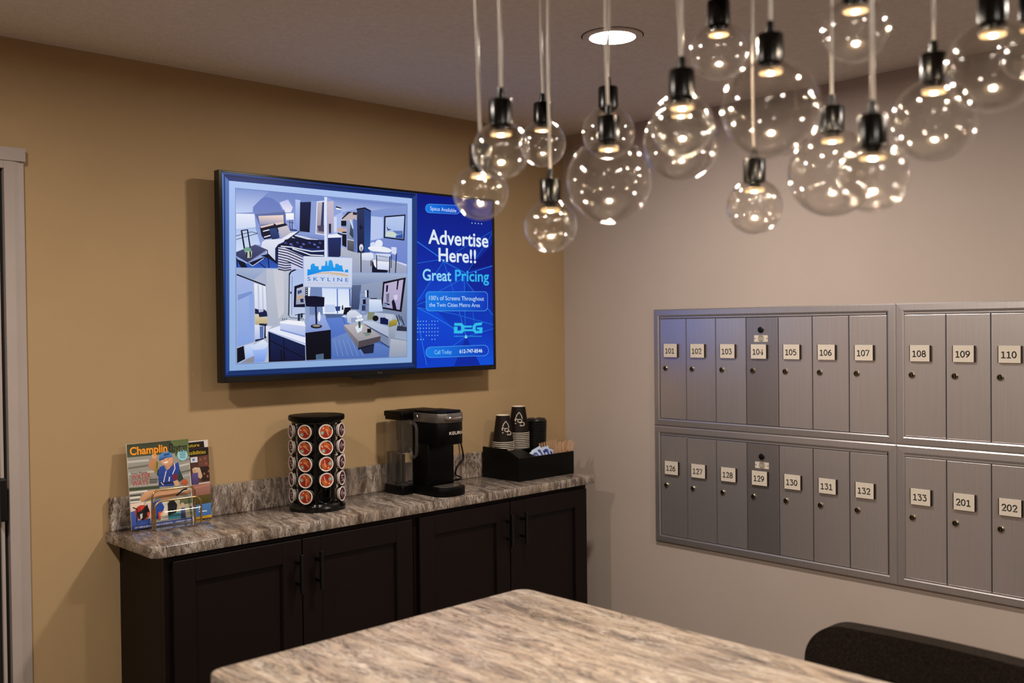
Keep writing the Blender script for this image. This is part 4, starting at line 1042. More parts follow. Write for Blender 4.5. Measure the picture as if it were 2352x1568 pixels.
# ------------------------------------------------------------------ magazines and their holder
MAG1 = '''
0;#9d9b94>#8a8880;17,-2681 2077,-2696 2005,-24 0,14
1;#2f3826>#4a5238;17,-2681 2077,-2696 2083,-2258 5,-2274
2;#5a6a3c>#6a7a52;1454,-2687 2076,-2692 2072,-2112 1589,-2160
3;#c2c0ba;13,-2099 692,-2090 690,-2160 11,-2167
4;#6f6e6a;11,-1903 682,-1933 677,-1994 6,-1963
5;#c6c4be;1701,-1806 2078,-1851 2067,-1913 1690,-1868
6;#7b7a74;1722,-1974 2082,-2001 2076,-2055 1715,-2028
7;#6a6964;1750,-1593 2079,-1631 2068,-1693 1740,-1655
8;#bbb8b2;8,-1717 919,-1718 915,-1792 5,-1789
9;#b5b2ac;1784,-1469 2072,-1499 2063,-1553 1775,-1523
10;#8b8983;15,-1542 945,-1517 944,-1578 14,-1602
11;#a9a7a0;2,-1344 972,-1310 971,-1371 1,-1404
12;#3c4832;-1,-1228 986,-1190 985,-1284 -2,-1320
13;#dedbd4;5,-1138 583,-1137 580,-1190 2,-1190
14;#3f3f3c;6,-1054 369,-1049 367,-1089 4,-1094
15;#e2dfd8;6,-978 344,-975 342,-1028 3,-1030
16;#5a5955;8,-918 358,-903 358,-935 7,-950
17;#e2dfd8;9,-852 396,-842 394,-886 7,-896
18;#e6d3c4>#cdb4a4;8,-824 726,-842 852,-258 -2,-139
19;#ddd5c8;975,-800 1230,-798 1207,-184 930,-176
20;#c78a60>#b87a52;653,-1946 788,-2166 918,-2215 951,-2079 842,-1885 962,-1648 794,-1799
21;#dca780;966,-2231 958,-2203 941,-2180 917,-2164 887,-2158 857,-2161 829,-2173 807,-2194 793,-2219 790,-2248 797,-2275 814,-2298 839,-2314 868,-2321 899,-2318 927,-2305 949,-2285 962,-2259
22;#b09850>#8a7a40;919,-2143 1016,-2010 969,-1749 853,-1690 849,-1987
23;#5a4a28;940,-2080 978,-2014 941,-1793 923,-1836
24;#1b3a35;958,-1791 1060,-1832 997,-1542 919,-1632
25;#1e4c44>#173a34;1626,-1927 1716,-1669 1805,-1399 1657,-1323 1491,-1569
26;#2448a8>#1b3684;1026,-1866 1172,-1912 1254,-1719 1415,-1856 1662,-1970 1694,-1754 1580,-1394 1437,-1220 961,-1256 970,-1667
27;#1a2f74;1035,-1611 1550,-1617 1549,-1633 1034,-1628
28;#1a2f74;1004,-1472 1562,-1491 1561,-1508 1002,-1488
29;#cfd2e0;1222,-1726 1168,-1567 1198,-1557 1253,-1715
29;#cfd2e0;1168,-1567 1112,-1379 1142,-1369 1198,-1557
30;#dfe2f0;1514,-1937 1523,-1771 1553,-1771 1544,-1938
30;#dfe2f0;1525,-1778 1426,-1603 1452,-1588 1552,-1764
31;#8a2030;1476,-1941 1490,-1775 1509,-1775 1496,-1942
32;#7a1c2c;1437,-1575 1612,-1597 1599,-1412 1447,-1409
33;#14152a;969,-1357 1443,-1364 1439,-1311 965,-1305
34;#c8d0ea;1316,-1530 1284,-1389 1326,-1379 1358,-1519
35;#c8d0ea;1027,-1365 1105,-1274 1127,-1292 1049,-1383
36;#cf966e;1246,-1905 1417,-1887 1356,-1790 1268,-1758
37;#e3b08c>#cf9570;1063,-2077 1286,-2158 1468,-2140 1498,-2023 1464,-1944 1385,-1886 1234,-1881 1111,-1949
38;#cf8e6c;1517,-2042 1508,-2009 1489,-1990 1468,-1992 1452,-2015 1448,-2049 1457,-2082 1476,-2101 1497,-2099 1513,-2077
39;#5a9ad8>#3a72b8;1024,-2129 1082,-2281 1258,-2357 1439,-2336 1474,-2140 1287,-2172
40;#28549a;1019,-2117 1267,-2187 1474,-2140 1285,-2144 1066,-2067
41;#2a4f90;1188,-2281 1382,-2293 1377,-2222 1194,-2208
42;#fdf6f0;1164,-2006 1331,-2036 1290,-1978 1204,-1971
43;#5a2f20;1154,-2082 1208,-2091 1205,-2105 1151,-2096
44;#5a2f20;1294,-2099 1359,-2103 1357,-2117 1293,-2113
45;#c4643c>#a84a30;1737,-1376 1860,-1404 1965,-1277 1866,-1185 1695,-1246
46;#d8a47c;1439,-1364 1597,-1392 1654,-1220 1518,-1205
47;#dcaa84>#c08a62;293,-927 486,-1135 749,-1174 1646,-1169 2062,-1161 1990,-1076 1590,-1010 984,-921 606,-918 383,-842
48;#b5835e;984,-921 1590,-1010 2030,-1030 2033,-925 1061,-820
49;#b9b0a4;1596,-1082 2049,-1132 2041,-1028 1609,-967
50;#17171a;1534,-873 1785,-1039 1752,-1084 1500,-918
50;#17171a;1773,-1034 1906,-1050 1896,-1103 1764,-1088
51;#4260b0>#2c4694;-1,-567 131,-598 232,-285 604,-293 609,-11 -6,-21
52;#b02e24;612,-473 592,-395 545,-330 477,-286 396,-270 313,-281 236,-320 176,-381 140,-457 131,-539 151,-617 197,-681 264,-725 345,-743 428,-732 505,-693 566,-632 603,-556
53;#d23a2a;322,-693 447,-717 436,-557 332,-551
54;#171418;184,-531 334,-571 542,-745 605,-454 374,-255 217,-367
55;#c9c4c0;285,-458 369,-486 359,-347 294,-296
56;#17171a;70,-692 207,-614 222,-641 85,-719
56;#17171a;199,-631 140,-220 172,-213 231,-624
57;#e05a3a;514,-487 597,-495 589,-376 517,-386
58;#2a56b4>#17307c;700,-765 892,-821 977,-830 1092,-591 943,-201 727,-272
59;#d8552a;891,-445 977,-474 940,-246 869,-195
60;#f0b088;946,-387 1059,-494 1029,-376 933,-206
61;#b8302a;650,-508 746,-536 769,-270 663,-244
62;#c4c0a4>#8f8c74;1204,-730 2039,-795 2035,-165 1198,-185
63;#5f6a4c;1616,-770 2039,-795 2037,-591 1624,-583
64;#13181a;1211,-688 1314,-767 1441,-751 1527,-596 1455,-297 1197,-288
65;#4aa4b8>#2f8098;1204,-287 1587,-382 1619,-172 1202,-173
66;#455a94>#262c44;1638,-478 1769,-481 1792,-147 1613,-152
67;#d4ab94;1757,-582 1747,-548 1724,-526 1695,-520 1668,-533 1649,-561 1644,-597 1655,-631 1677,-653 1706,-659 1733,-646 1752,-618
68;#d4ab94;1541,-537 1632,-443 1662,-470 1572,-564
69;#17181c;1921,-461 2011,-491 1993,-389 1926,-378
70;#263c84>#1a2a62;-1,-129 2006,-134 2005,-24 0,14
71;#9ad4e2;1998,-2157 1987,-2108 1963,-2065 1926,-2030 1881,-2007 1831,-1998 1781,-2003 1733,-2022 1692,-2053 1662,-2094 1645,-2142 1641,-2192 1652,-2241 1676,-2284 1712,-2319 1757,-2342 1807,-2351 1857,-2347 1905,-2328 1946,-2297 1977,-2256 1995,-2208
T72;#f39a26;Champlin;92,-2577,1324,-2340
T73;#12160e;Dayton;1369,-2592,1986,-2306
T74;#1a1a18;Award Winning;90,-1796,606,-1736
T75;#c4564e;WATER;86,-1729,719,-1571
T76;#c4564e;WAYS;99,-1540,626,-1365
77;#2a2a28;669,-1501 940,-1486 941,-1504 669,-1519
78;#2a2a28;665,-1446 924,-1433 924,-1451 665,-1464
79;#2a2a28;661,-1392 908,-1380 908,-1398 661,-1410
80;#22586a;1719,-2295 1937,-2280 1938,-2297 1719,-2311
81;#22586a;1722,-2244 1929,-2231 1930,-2248 1722,-2261
82;#22586a;1724,-2194 1921,-2181 1922,-2198 1725,-2211
83;#22586a;1727,-2144 1913,-2132 1913,-2149 1728,-2161
84;#22586a;1730,-2094 1905,-2083 1905,-2099 1731,-2110
T85;#e6ecff;CITY INFO & SERVICES  |  PARKS & RECREATION  |  COMMUNITY EVENTS;94,-88,1980,-37
'''
MAG2 = '''
0;#d9d4d2;-117,-2560 2066,-2573 2077,-2344 -117,-2350
1;#3a2622>#5a3a30;-116,-2360 2077,-2344 2086,-1193 -110,-1160
2;#15110f;-109,-2522 1917,-2550 1934,-2346 -113,-2330
3;#15110f;-115,-2299 2069,-2323 2071,-2089 -113,-2075
4;#d7dbe6;1419,-2046 1666,-2054 1668,-1874 1422,-1878
5;#6a7ab0;1484,-1998 1574,-2010 1569,-1926 1491,-1924
6;#6a4038;1699,-2040 2029,-2072 2033,-1709 1694,-1723
7;#2c1a16;1626,-1709 2090,-1703 2095,-1234 1781,-1228
8;#8a5a44;1813,-1944 1800,-1912 1770,-1902 1743,-1918 1732,-1952 1746,-1984 1775,-1994 1803,-1978
8;#8a5a44;1974,-1971 1960,-1939 1930,-1928 1902,-1945 1892,-1979 1906,-2010 1935,-2021 1963,-2005
8;#8a5a44;2010,-1797 1997,-1765 1967,-1754 1939,-1771 1929,-1805 1942,-1837 1972,-1847 2000,-1831
8;#8a5a44;2088,-1533 2074,-1501 2045,-1491 2017,-1508 2006,-1542 2020,-1574 2050,-1584 2078,-1567
8;#8a5a44;2034,-1369 2020,-1337 1991,-1327 1962,-1344 1952,-1378 1966,-1409 1995,-1420 2024,-1403
8;#8a5a44;1925,-1466 1911,-1434 1882,-1424 1854,-1441 1844,-1475 1857,-1506 1887,-1517 1915,-1500
8;#8a5a44;2120,-1700 2106,-1669 2076,-1658 2048,-1675 2038,-1709 2051,-1740 2081,-1751 2109,-1734
9;#d2b89c>#c4a488;1467,-1663 1559,-1717 1737,-1687 1817,-1393 1763,-1314 1675,-1356 1637,-1497 1484,-1556
10;#5f4f88>#483a6c;1437,-1519 1662,-1537 1668,-1135 1408,-1155
11;#c49a80;1588,-1576 1575,-1541 1545,-1521 1509,-1525 1481,-1551 1472,-1589 1485,-1625 1515,-1644 1551,-1641 1578,-1615
12;#a8766a>#8c5c52;-112,-1120 2084,-1150 2081,-779 -110,-714
13;#c08078;1460,-1019 2050,-1076 2044,-1106 1455,-1049
14;#5a5220>#403a14;-109,-724 2081,-785 2080,-488 -115,-390
15;#4a80c0>#3a68a8;-114,-400 2080,-492 2073,-89 -121,-27
16;#d8a628>#bd8a1c;-121,-37 2073,-94 2071,31 -123,105
17;#eef0f4;1633,-308 1663,-451 1735,-326 1723,-296
18;#7a3a3a;1659,-378 1704,-372 1702,-330 1664,-335
19;#dfe6f4;1620,-230 1913,-221 1911,-255 1618,-263
T20;#e2c020;Future;1306,-2497,1753,-2387
T21;#e2c020;Possibilities;1194,-2255,1967,-2137
'''
def magazine(x0, yb, zb, yt, zt, wid, data, style, label):
    a = Vector((0, yt - yb, zt - zb)); H = a.length; a.normalize(); nrm = Vector((0, -a.z, a.y))
    O = Vector((x0, yb, zb)); X = Vector((1, 0, 0))
    t = thing('magazine', label, 'magazine', tuple(O))
    th = .004
    vs = []
    for s in (0, -th):
        for u, v in ((0, 0), (wid, 0), (wid, H), (0, H)): vs.append(O + X * u + a * v + nrm * s)
    part('pages', MB().add(vs, [(0, 1, 2, 3), (7, 6, 5, 4), (0, 4, 5, 1), (1, 5, 6, 2), (2, 6, 7, 3), (3, 7, 4, 0)]), M_paper, t)
    V, F, K = picture(data, style)
    vs = []
    for u, v, l in V: vs.append(O + X * min(max(u, 0.0), wid) + a * min(max(v, 0.0), H) + nrm * (.0002 + .00002 * l))
    link('cover', ink_mesh('cover', vs, F, K, M_print), t)
    return H
magazine(-2.052, -.068, .954, -.035, 1.221, .206, MAG1, {'Champlin': (.03, 0), 'Dayton': (0, .35), 'WATER': (0, 0), 'WAYS': (0, 0)}, 'front magazine with a boy in a blue cap holding a fish')
magazine(-1.981, -.048, .954, -.030, 1.212, .2067, MAG2, {}, 'rear magazine with yellow lettering on black bands, half hidden')

t = thing('magazine_holder', 'brass wire magazine holder with two front hoops on the counter', 'holder', (-1.92, -.08, .95))
part('base_plate', MB().box(-1.998, -.125, .9502, -1.815, -.030, .9530, .001, 1), M_chrome, t)
def hoop(xa, xb, y, zt):
    r = .022; pts = [(xa, y, .953), (xa, y, zt - r)]
    for k in range(1, 6): q = PI - k * PI / 10; pts.append((xa + r + r * math.cos(q), y, zt - r + r * math.sin(q)))
    for k in range(0, 6): q = PI / 2 - k * PI / 10; pts.append((xb - r + r * math.cos(q), y, zt - r + r * math.sin(q)))
    pts.append((xb, y, .953)); return MB().tube(pts, .0032, 10)
part('hoop', hoop(-1.990, -1.846, -.078, 1.071), M_gold, t, 60)
part('hoop', hoop(-1.996, -1.842, -.112, 1.041), M_gold, t, 60)
part('hoop', hoop(-1.990, -1.846, -.032, 1.045), M_gold, t, 60)
part('cross_wire', MB().tube([(-1.965, -.112, 1.005), (-1.842, -.112, 1.005)], .0012, 6), M_gold, t)

# ------------------------------------------------------------------ coffee pod carousel
CX, CY = -1.425, -.1475
t = thing('pod_carousel', 'black round revolving carousel filled with coffee pods', 'pod carousel', (CX, CY, .95))
part('base', MB().lathe([(.0001, 0), (.097, 0), (.097, .012), (.092, .018), (.088, .018), (.086, .026), (.078, .030), (.0001, .030)], 48, CX, CY, .9502), M_gloss, t, 30)
part('top_plate', MB().lathe([(.0001, 1.258), (.088, 1.258), (.096, 1.262), (.097, 1.266), (.097, 1.276), (.095, 1.278), (.0001, 1.278)], 48, CX, CY, 0), M_black, t, 30)
part('collar', MB().lathe([(.0001, 1.252), (.0855, 1.252), (.0855, 1.256), (.088, 1.258)], 48, CX, CY, 0).lathe([(.084, 1.252), (.084, 1.262)], 48, CX, CY, 0), M_gloss, t, 30)
part('core', MB().lathe([(.046, .98), (.046, 1.255)], 32, CX, CY, 0), M_gloss, t, 30)
TH0 = math.atan2(-3.1397 - CY, -3.3308 - CX)
PHI = [-70.8, -25.8, 19.2, 64.2, 109.2, 154.2, 199.2, 244.2]
for k in range(8):
    th = TH0 + math.radians(PHI[k] + 22.5); c_, s_ = math.cos(th), math.sin(th)
    mb = MB().tube([(CX + .079 * c_, CY + .079 * s_, .978), (CX + .079 * c_, CY + .079 * s_, 1.253)], .0068, 12)
    part('rib', mb, M_gloss, t, 50)
ROWZ = [1.226 - .0555 * k for k in range(5)]
def pod_ring(th, z, parent):
    pts = []
    for q in range(20):
        a = q * PI / 10; u = .0262 * math.cos(a); v = .0262 * math.sin(a); r = .083
        pts.append((CX + r * math.cos(th) - u * math.sin(th), CY + r * math.sin(th) + u * math.cos(th), z + v))
    part('pod_ring', MB().tube(pts, .0016, 6, True), M_gloss, parent, 60)
def pod_root(kind):
    r = bpy.data.objects.new('coffee_pod', None); C.objects.link(r); r.empty_display_size = .02
    part('cup', MB().lathe([(.0175, -.034), (.0215, -.004), (.0225, -.002), (.0255, -.0015), (.0258, 0), (.0252, .0014), (.0238, .0016), (.0222, .0006), (.0212, .0004)], 28, axis='x', cap0=True), M_white, r, 40)
    V = []; F = []; K = []
    def disc(cy, cz, rad, col, l, n=20, sq=1.0, clip=.0212):
        o = len(V)
        for q in range(n):
            a = 2 * PI * q / n; y, z = cy + rad * math.cos(a), cz + rad * sq * math.sin(a); d = math.hypot(y, z)
            if d > clip: y, z = y * clip / d, z * clip / d
            V.append((.0006 + .00006 * l, y, z)); K.append(lin(col))
        F.append(tuple(range(o, o + n)))
    def bar(y0, z0, y1, z1, wd, col, l):
        o = len(V); dy, dz = y1 - y0, z1 - z0; L = math.hypot(dy, dz); ny, nz = -dz / L * wd / 2, dy / L * wd / 2
        for y, z in ((y0 + ny, z0 + nz), (y1 + ny, z1 + nz), (y1 - ny, z1 - nz), (y0 - ny, z0 - nz)): V.append((.0006 + .00006 * l, y, z)); K.append(lin(col))
        F.append((o, o + 1, o + 2, o + 3))
    if kind == 'orange':
        disc(0, 0, .0215, '#a83c18', 0, 28); disc(.004, -.010, .012, '#8a200d', 1); disc(.006, .011, .0105, '#b5561a', 1)
        bar(.010, .019, .019, .009, .004, '#2b1a1c', 2)
        for q in range(5): bar(-.004 + q * .003, .009 - q * .0045, .0065 + q * .0016, .0065 - q * .0045, .0021, '#e6a47c', 3)
        disc(-.0125, -.006, .0062, '#cfd8cf', 3, 14); disc(-.0125, -.006, .0052, '#2f6a52', 4, 14); disc(-.0125, -.006, .0028, '#c7d2cc', 5, 12)
        bar(-.014, .009, -.009, .011, .0052, '#e3c3b0', 3); disc(-.0115, .010, .0013, '#a03818', 4, 8)
    else:
        disc(0, 0, .0215, '#3a1420', 0, 28); disc(-.004, .008, .010, '#5a2a38', 1); bar(-.010, .006, .009, .010, .0035, '#c9b4ba', 2); bar(-.008, -.002, .010, .001, .003, '#b09aa6', 2)
        bar(-.006, -.011, .008, -.008, .0028, '#8d7484', 2); disc(.011, -.006, .004, '#d8d0d4', 2, 12)
    link('foil_lid', ink_mesh('foil_lid', V, F, K, M_foil), r)
    return r
protos = {}
cols = ['far left', 'front left', 'front right', 'far right', 'back right']
rown = ['top', 'second', 'third', 'fourth', 'bottom']
rolls = [[20, -10, 5, 30, 0], [15, 20, 18, -35, -20], [-12, 20, 160, 170, 0], [25, 40, 10, -15, 30], [0, 0, 0, 0, 0]]
for ci in range(5):
    for ri in range(5):
        if ci == 4 and ri != 2: continue
        th = TH0 + math.radians(PHI[ci]); z = ROWZ[ri]
        if ci < 4: pod_ring(th, z, t)
        if ci == 2 and ri == 4: continue          # the empty place
        kind = 'orange' if ci in (1, 2) else 'maroon'
        if kind not in protos: r = protos[kind] = pod_root(kind)
        else: r = copy_tree(protos[kind])
        r.location = (CX + .0935 * math.cos(th), CY + .0935 * math.sin(th), z)
        r.rotation_euler = (math.radians(rolls[ci][ri]), 0, th)
        where = ('%s of the %s column' % ({'top': 'topmost', 'second': 'second from top', 'third': 'third from top', 'fourth': 'fourth from top', 'bottom': 'lowest'}[rown[ri]], cols[ci]))
        tag(r, ('orange' if kind == 'orange' else 'dark maroon') + ' lidded coffee pod in the carousel, ' + where, 'coffee pod', 'coffee pods in the carousel')

# ------------------------------------------------------------------ coffee maker
t = thing('coffee_maker', 'black single serve coffee maker with clear side water tank', 'coffee maker', (-.94, -.18, .95))
def front_round(x0, x1, yb, yf, bulge, n=10):
    """outline with a bowed front at yf (towards -y)"""
    pts = [(x1, yb), (x0, yb)]
    out = []
    for k in range(n + 1):
        u = -1 + 2 * k / n; out.append(((x0 + x1) / 2 + u * (x1 - x0) / 2, yf + bulge * (abs(u) ** 3.2)))
    return [(x0, yb)] + out + [(x1, yb)]
part('drip_base', MB().prism(front_round(-1.004, -.868, -.045, -.322, .030), .9502, .983, bevel=.003), M_black, t, 40)
part('drip_tray', MB().prism(front_round(-.985, -.887, -.245, -.305, .022), .983, .9855), M_silver, t)
part('column', MB().prism(rounded(-1.000, -.236, -.870, -.045, .008), .983, 1.142, bevel=.001), M_black, t, 40)
part('brew_head', MB().prism(front_round(-1.001, -.869, -.045, -.312, .030), 1.142, 1.2235, bevel=.002), M_black, t, 40)
part('silver_band', MB().prism(front_round(-1.0025, -.8675, -.155, -.314, .030), 1.2237, 1.2585, bevel=.002), M_silver, t, 40)
part('rear_cover', MB().prism(rounded(-1.003, -.154, -.867, -.045, .006), 1.2237, 1.264, bevel=.003), M_black, t, 40)
part('lid', MB().prism(front_round(-.998, -.872, -.156, -.306, .028), 1.2586, 1.2665, bevel=.003), M_black, t, 40)
part('pivot_button', MB().lathe([(.0001, -.003), (.010, -.003), (.011, 0)], 20, -1.0028, -.172, 1.241, axis='x'), M_silver, t, 40)
hp = []
for k in range(9):
    u = -1 + 2 * k / 8; hp.append((-.935 + u * .040, -.320 + .010 * abs(u) ** 2.6, 1.241))
part('lid_handle', MB().tube(hp, [.004, .0075, .0085, .0085, .0085, .0085, .0085, .0075, .004], 10), M_chrome, t, 60)
vs, fs = text_fit('KEURIG', -.042, 1.1795, .042, 1.1905, .012)
def bow(x): return -.312 + .030 * min(1, abs((x + .935) / .066)) ** 3.2 - .0006
part('maker_name', MB().add([(-.920 + a * .9, bow(-.920 + a * .9), b) for a, b in vs], fs), M_white, t)
part('tank_foot', MB().prism(rounded(-1.064, -.160, -1.0045, -.046, .010), .9502, .984, bevel=.002), M_black, t, 40)
tk = MB().prism(rounded(-1.060, -.156, -1.0035, -.049, .010), .9845, 1.2425)
part('tank', tk, M_tank, t, 40)
part('water', MB().prism(rounded(-1.0575, -.1535, -1.006, -.0515, .008), .986, 1.107), M_water, t, 40)
part('tank_filter', MB().box(-1.045, -.125, .988, -1.015, -.085, .994, .001).box(-1.032, -.112, .994, -1.020, -.098, 1.10, .002), M_black, t)
part('tank_rim', MB().prism(rounded(-1.061, -.157, -1.003, -.048, .010), 1.2312, 1.2430), M_black, t, 40)
part('tank_lid', MB().prism(rounded(-1.064, -.160, -1.0035, -.045, .010), 1.2432, 1.263, bevel=.003), M_black, t, 40)
hx = -1.022
part('tank_handle', MB().tube([(hx, -.157, 1.222), (hx, -.178, 1.222), (hx, -.192, 1.215), (hx, -.198, 1.200), (hx, -.198, 1.12), (hx, -.194, 1.102), (hx, -.182, 1.092), (hx, -.170, 1.097), (hx, -.162, 1.112), (hx, -.157, 1.125)], .006, 10), M_tank, t, 60)
part('power_cord', MB().tube([(-.876, -.060, .957), (-.80, -.05, .955), (-.72, -.04, .955), (-.672, -.033, .955), (-.660, -.032, .958), (-.672, -.032, .966), (-.690, -.031, .972), (-.692, -.031, .985), (-.685, -.030, 1.004), (-.668, -.029, 1.022), (-.648, -.028, 1.031), (-.644, -.027, 1.045), (-.647, -.024, 1.07), (-.650, -.018, 1.10), (-.652, -.010, 1.13), (-.652, -.003, 1.14)], .0033, 8), M_black, t, 60)

# ------------------------------------------------------------------ condiment caddy with cups, lids, packets and sticks
bx0, bx1, by0, by1, bz = -.545, -.218, -.252, -.036, .9502
t = thing('condiment_caddy', 'black open condiment caddy with sloping sides at the counter end', 'caddy', ((bx0 + bx1) / 2, -.14, .95))
def side(x): return MB().prism([(by0, bz), (by1, bz), (by1, 1.078), (-.175, 1.078), (by0, 1.046)], x - .0025, x + .0025, axis='x')
part('side_panel', side(bx0 + .0025), M_matte, t)
part('side_panel', MB().prism([(by0, bz), (by1, bz), (by1, 1.050), (by0, 1.046)], bx1 - .005, bx1, axis='x'), M_matte, t)
part('front_panel', MB().box(bx0 + .0052, by0, bz, bx1 - .0052, by0 + .005, 1.046), M_matte, t)
part('back_panel', MB().box(bx0 + .0052, by1 - .005, bz, bx1 - .0052, by1, 1.05), M_matte, t)
part('bottom_panel', MB().box(bx0 + .0052, by0 + .0052, bz, bx1 - .0052, by1 - .0052, bz + .004), M_matte, t)
part('cup_shelf', MB().box(bx0 + .0052, -.160, 1.062, -.337, by1 - .0052, 1.066), M_matte, t)
part('sloping_cover', MB().add([(bx0 + .0052, -.160, 1.066), (-.440, -.160, 1.066), (-.440, by0 + .0052, 1.044), (bx0 + .0052, by0 + .0052, 1.044), (bx0 + .0052, -.160, 1.062), (-.440, -.160, 1.062), (-.440, by0 + .0052, 1.040), (bx0 + .0052, by0 + .0052, 1.040)], [(0, 1, 2, 3), (7, 6, 5, 4), (0, 4, 5, 1), (1, 5, 6, 2), (2, 6, 7, 3), (3, 7, 4, 0)]), M_matte, t)
part('divider', MB().box(-.440, by0 + .0052, bz + .004, -.436, -.162, 1.040), M_matte, t)
part('divider', MB().box(-.292, by0 + .0052, bz + .004, -.288, -.162, 1.034), M_matte, t)
part('lid_shelf', MB().box(-.335, -.160, 1.030, bx1 - .0052, by1 - .0052, 1.034), M_matte, t)

CR0, CR1, CHT = .0440, .0285, .112
def cup_proto(logo):
    r = bpy.data.objects.new('paper_cup', None); C.objects.link(r); r.empty_display_size = .03
    part('cup_wall', MB().lathe([(CR0, .003), (CR1, CHT), (CR1 - .0004, CHT), (CR0 - .0005, .003)], 36), M_cup, r, 40)
    part('cup_rim', MB().tube([(CR0 * math.cos(a * PI / 18), CR0 * math.sin(a * PI / 18), .0017) for a in range(36)], .0016, 6, True), M_cupw, r, 60)
    part('cup_bottom', MB().lathe([(CR1 + .0001, CHT), (CR1 + .0001, CHT + .0012), (CR1 - .0012, CHT + .0012), (CR1 - .0016, CHT - .003), (.0001, CHT - .003)], 36), M_cupw, r, 40)
    if logo:
        def on(u, v):   # u,v in cm on the wall, v up
            z = v * .01; R = CR0 + (CR1 - CR0) * (z - .003) / (CHT - .003) + .0004; a = u * .01 / R
            return (R * math.cos(a), R * math.sin(a), z)
        mb = MB()
        for st in LOGO:
            mb.tube([on(u * 1.25, (v - 5.6) * 1.2 + 5.9) for u, v in st], .0017, 6)
        part('emblem', mb, M_cupw, r, 60)
    return r
def arc(cx, cy, rx, ry, a0, a1, n=10): return [(cx + rx * math.cos(math.radians(a0 + (a1 - a0) * k / n)), cy + ry * math.sin(math.radians(a0 + (a1 - a0) * k / n))) for k in range(n + 1)]
LOGO = [[(-1.0, 5.6), (-.95, 6.3), (-.6, 7.2), (-.15, 7.6), (0, 8.0), (.35, 8.0), (.5, 7.6), (.95, 7.0), (1.2, 6.2), (1.25, 5.8)],
        [(-1.35, 5.6), (-1.0, 5.75), (-.3, 5.6), (.5, 5.65), (1.1, 5.4), (1.15, 5.0), (.7, 4.7), (.1, 4.6), (-.35, 4.8), (-.35, 5.2), (0, 5.3)],
        [(.2, 4.5), (.6, 4.35), (1.1, 4.6), (1.7, 4.55), (2.05, 4.1), (1.9, 3.5), (1.4, 3.3), (1.0, 3.6), (.8, 3.3), (.45, 3.45), (.55, 3.85)],
        [(-1.3, 5.5), (-1.0, 5.1), (-1.15, 4.9)], [(-1.25, 4.3), (-1.0, 4.05), (-.8, 4.3)]]
def aim(x, y): return math.atan2(-3.1397 - y, -3.3308 - x)
plain = None
def cup_stack(x, y, n, face, name, col):
    global plain
    for k in range(n):
        if k == n - 1: r = cup_proto(True)
        elif plain is None: r = plain = cup_proto(False)
        else: r = copy_tree(plain)
        r.location = (x, y, 1.0662 + k * .0076); r.rotation_euler = (0, 0, aim(x, y) + face)
        if k == n - 1: lb = 'upturned brown paper cup with white emblem, top of the ' + name
        else: lb = 'nested brown paper cup showing its white rim, %s in the %s' % (['lowest', 'second from below', 'third from below', 'fourth from below', 'fifth from below', 'sixth from below', 'seventh from below', 'eighth from below'][k], name)
        tag(r, lb, 'cup', 'nested paper cups in the caddy')
cup_stack(-.487, -.100, 5, .30, 'left shorter stack', 0)
cup_stack(-.388, -.092, 9, .0, 'right taller stack', 1)
lidp = None
words = ['lowest', 'second', 'third', 'fourth', 'fifth', 'sixth', 'seventh', 'eighth', 'ninth', 'tenth', 'eleventh', 'twelfth', 'thirteenth', 'fourteenth', 'fifteenth', 'sixteenth', 'seventeenth', 'eighteenth']
for k in range(18):
    if lidp is None:
        r = lidp = bpy.data.objects.new('cup_lid', None); C.objects.link(r)
        part('rim', MB().lathe([(.0445, 0), (.0462, .0012), (.0462, .0046), (.0448, .0058)], 36), M_lid, r, 40)
        part('dome', MB().lathe([(.0448, .0058), (.0425, .0066), (.0395, .0130), (.0375, .0140), (.0365, .0120), (.0001, .0118)], 36), M_lid, r, 40)
    else: r = copy_tree(lidp)
    r.location = (-.2885 + .0004 * k, -.092, 1.0345 + k * .0078)
    tag(r, 'black plastic cup lid, %s in the lid stack beside the cups' % ('topmost' if k == 17 else words[k] + ('' if k == 0 else ' from below')), 'cup lid', 'black lids stacked in the caddy')

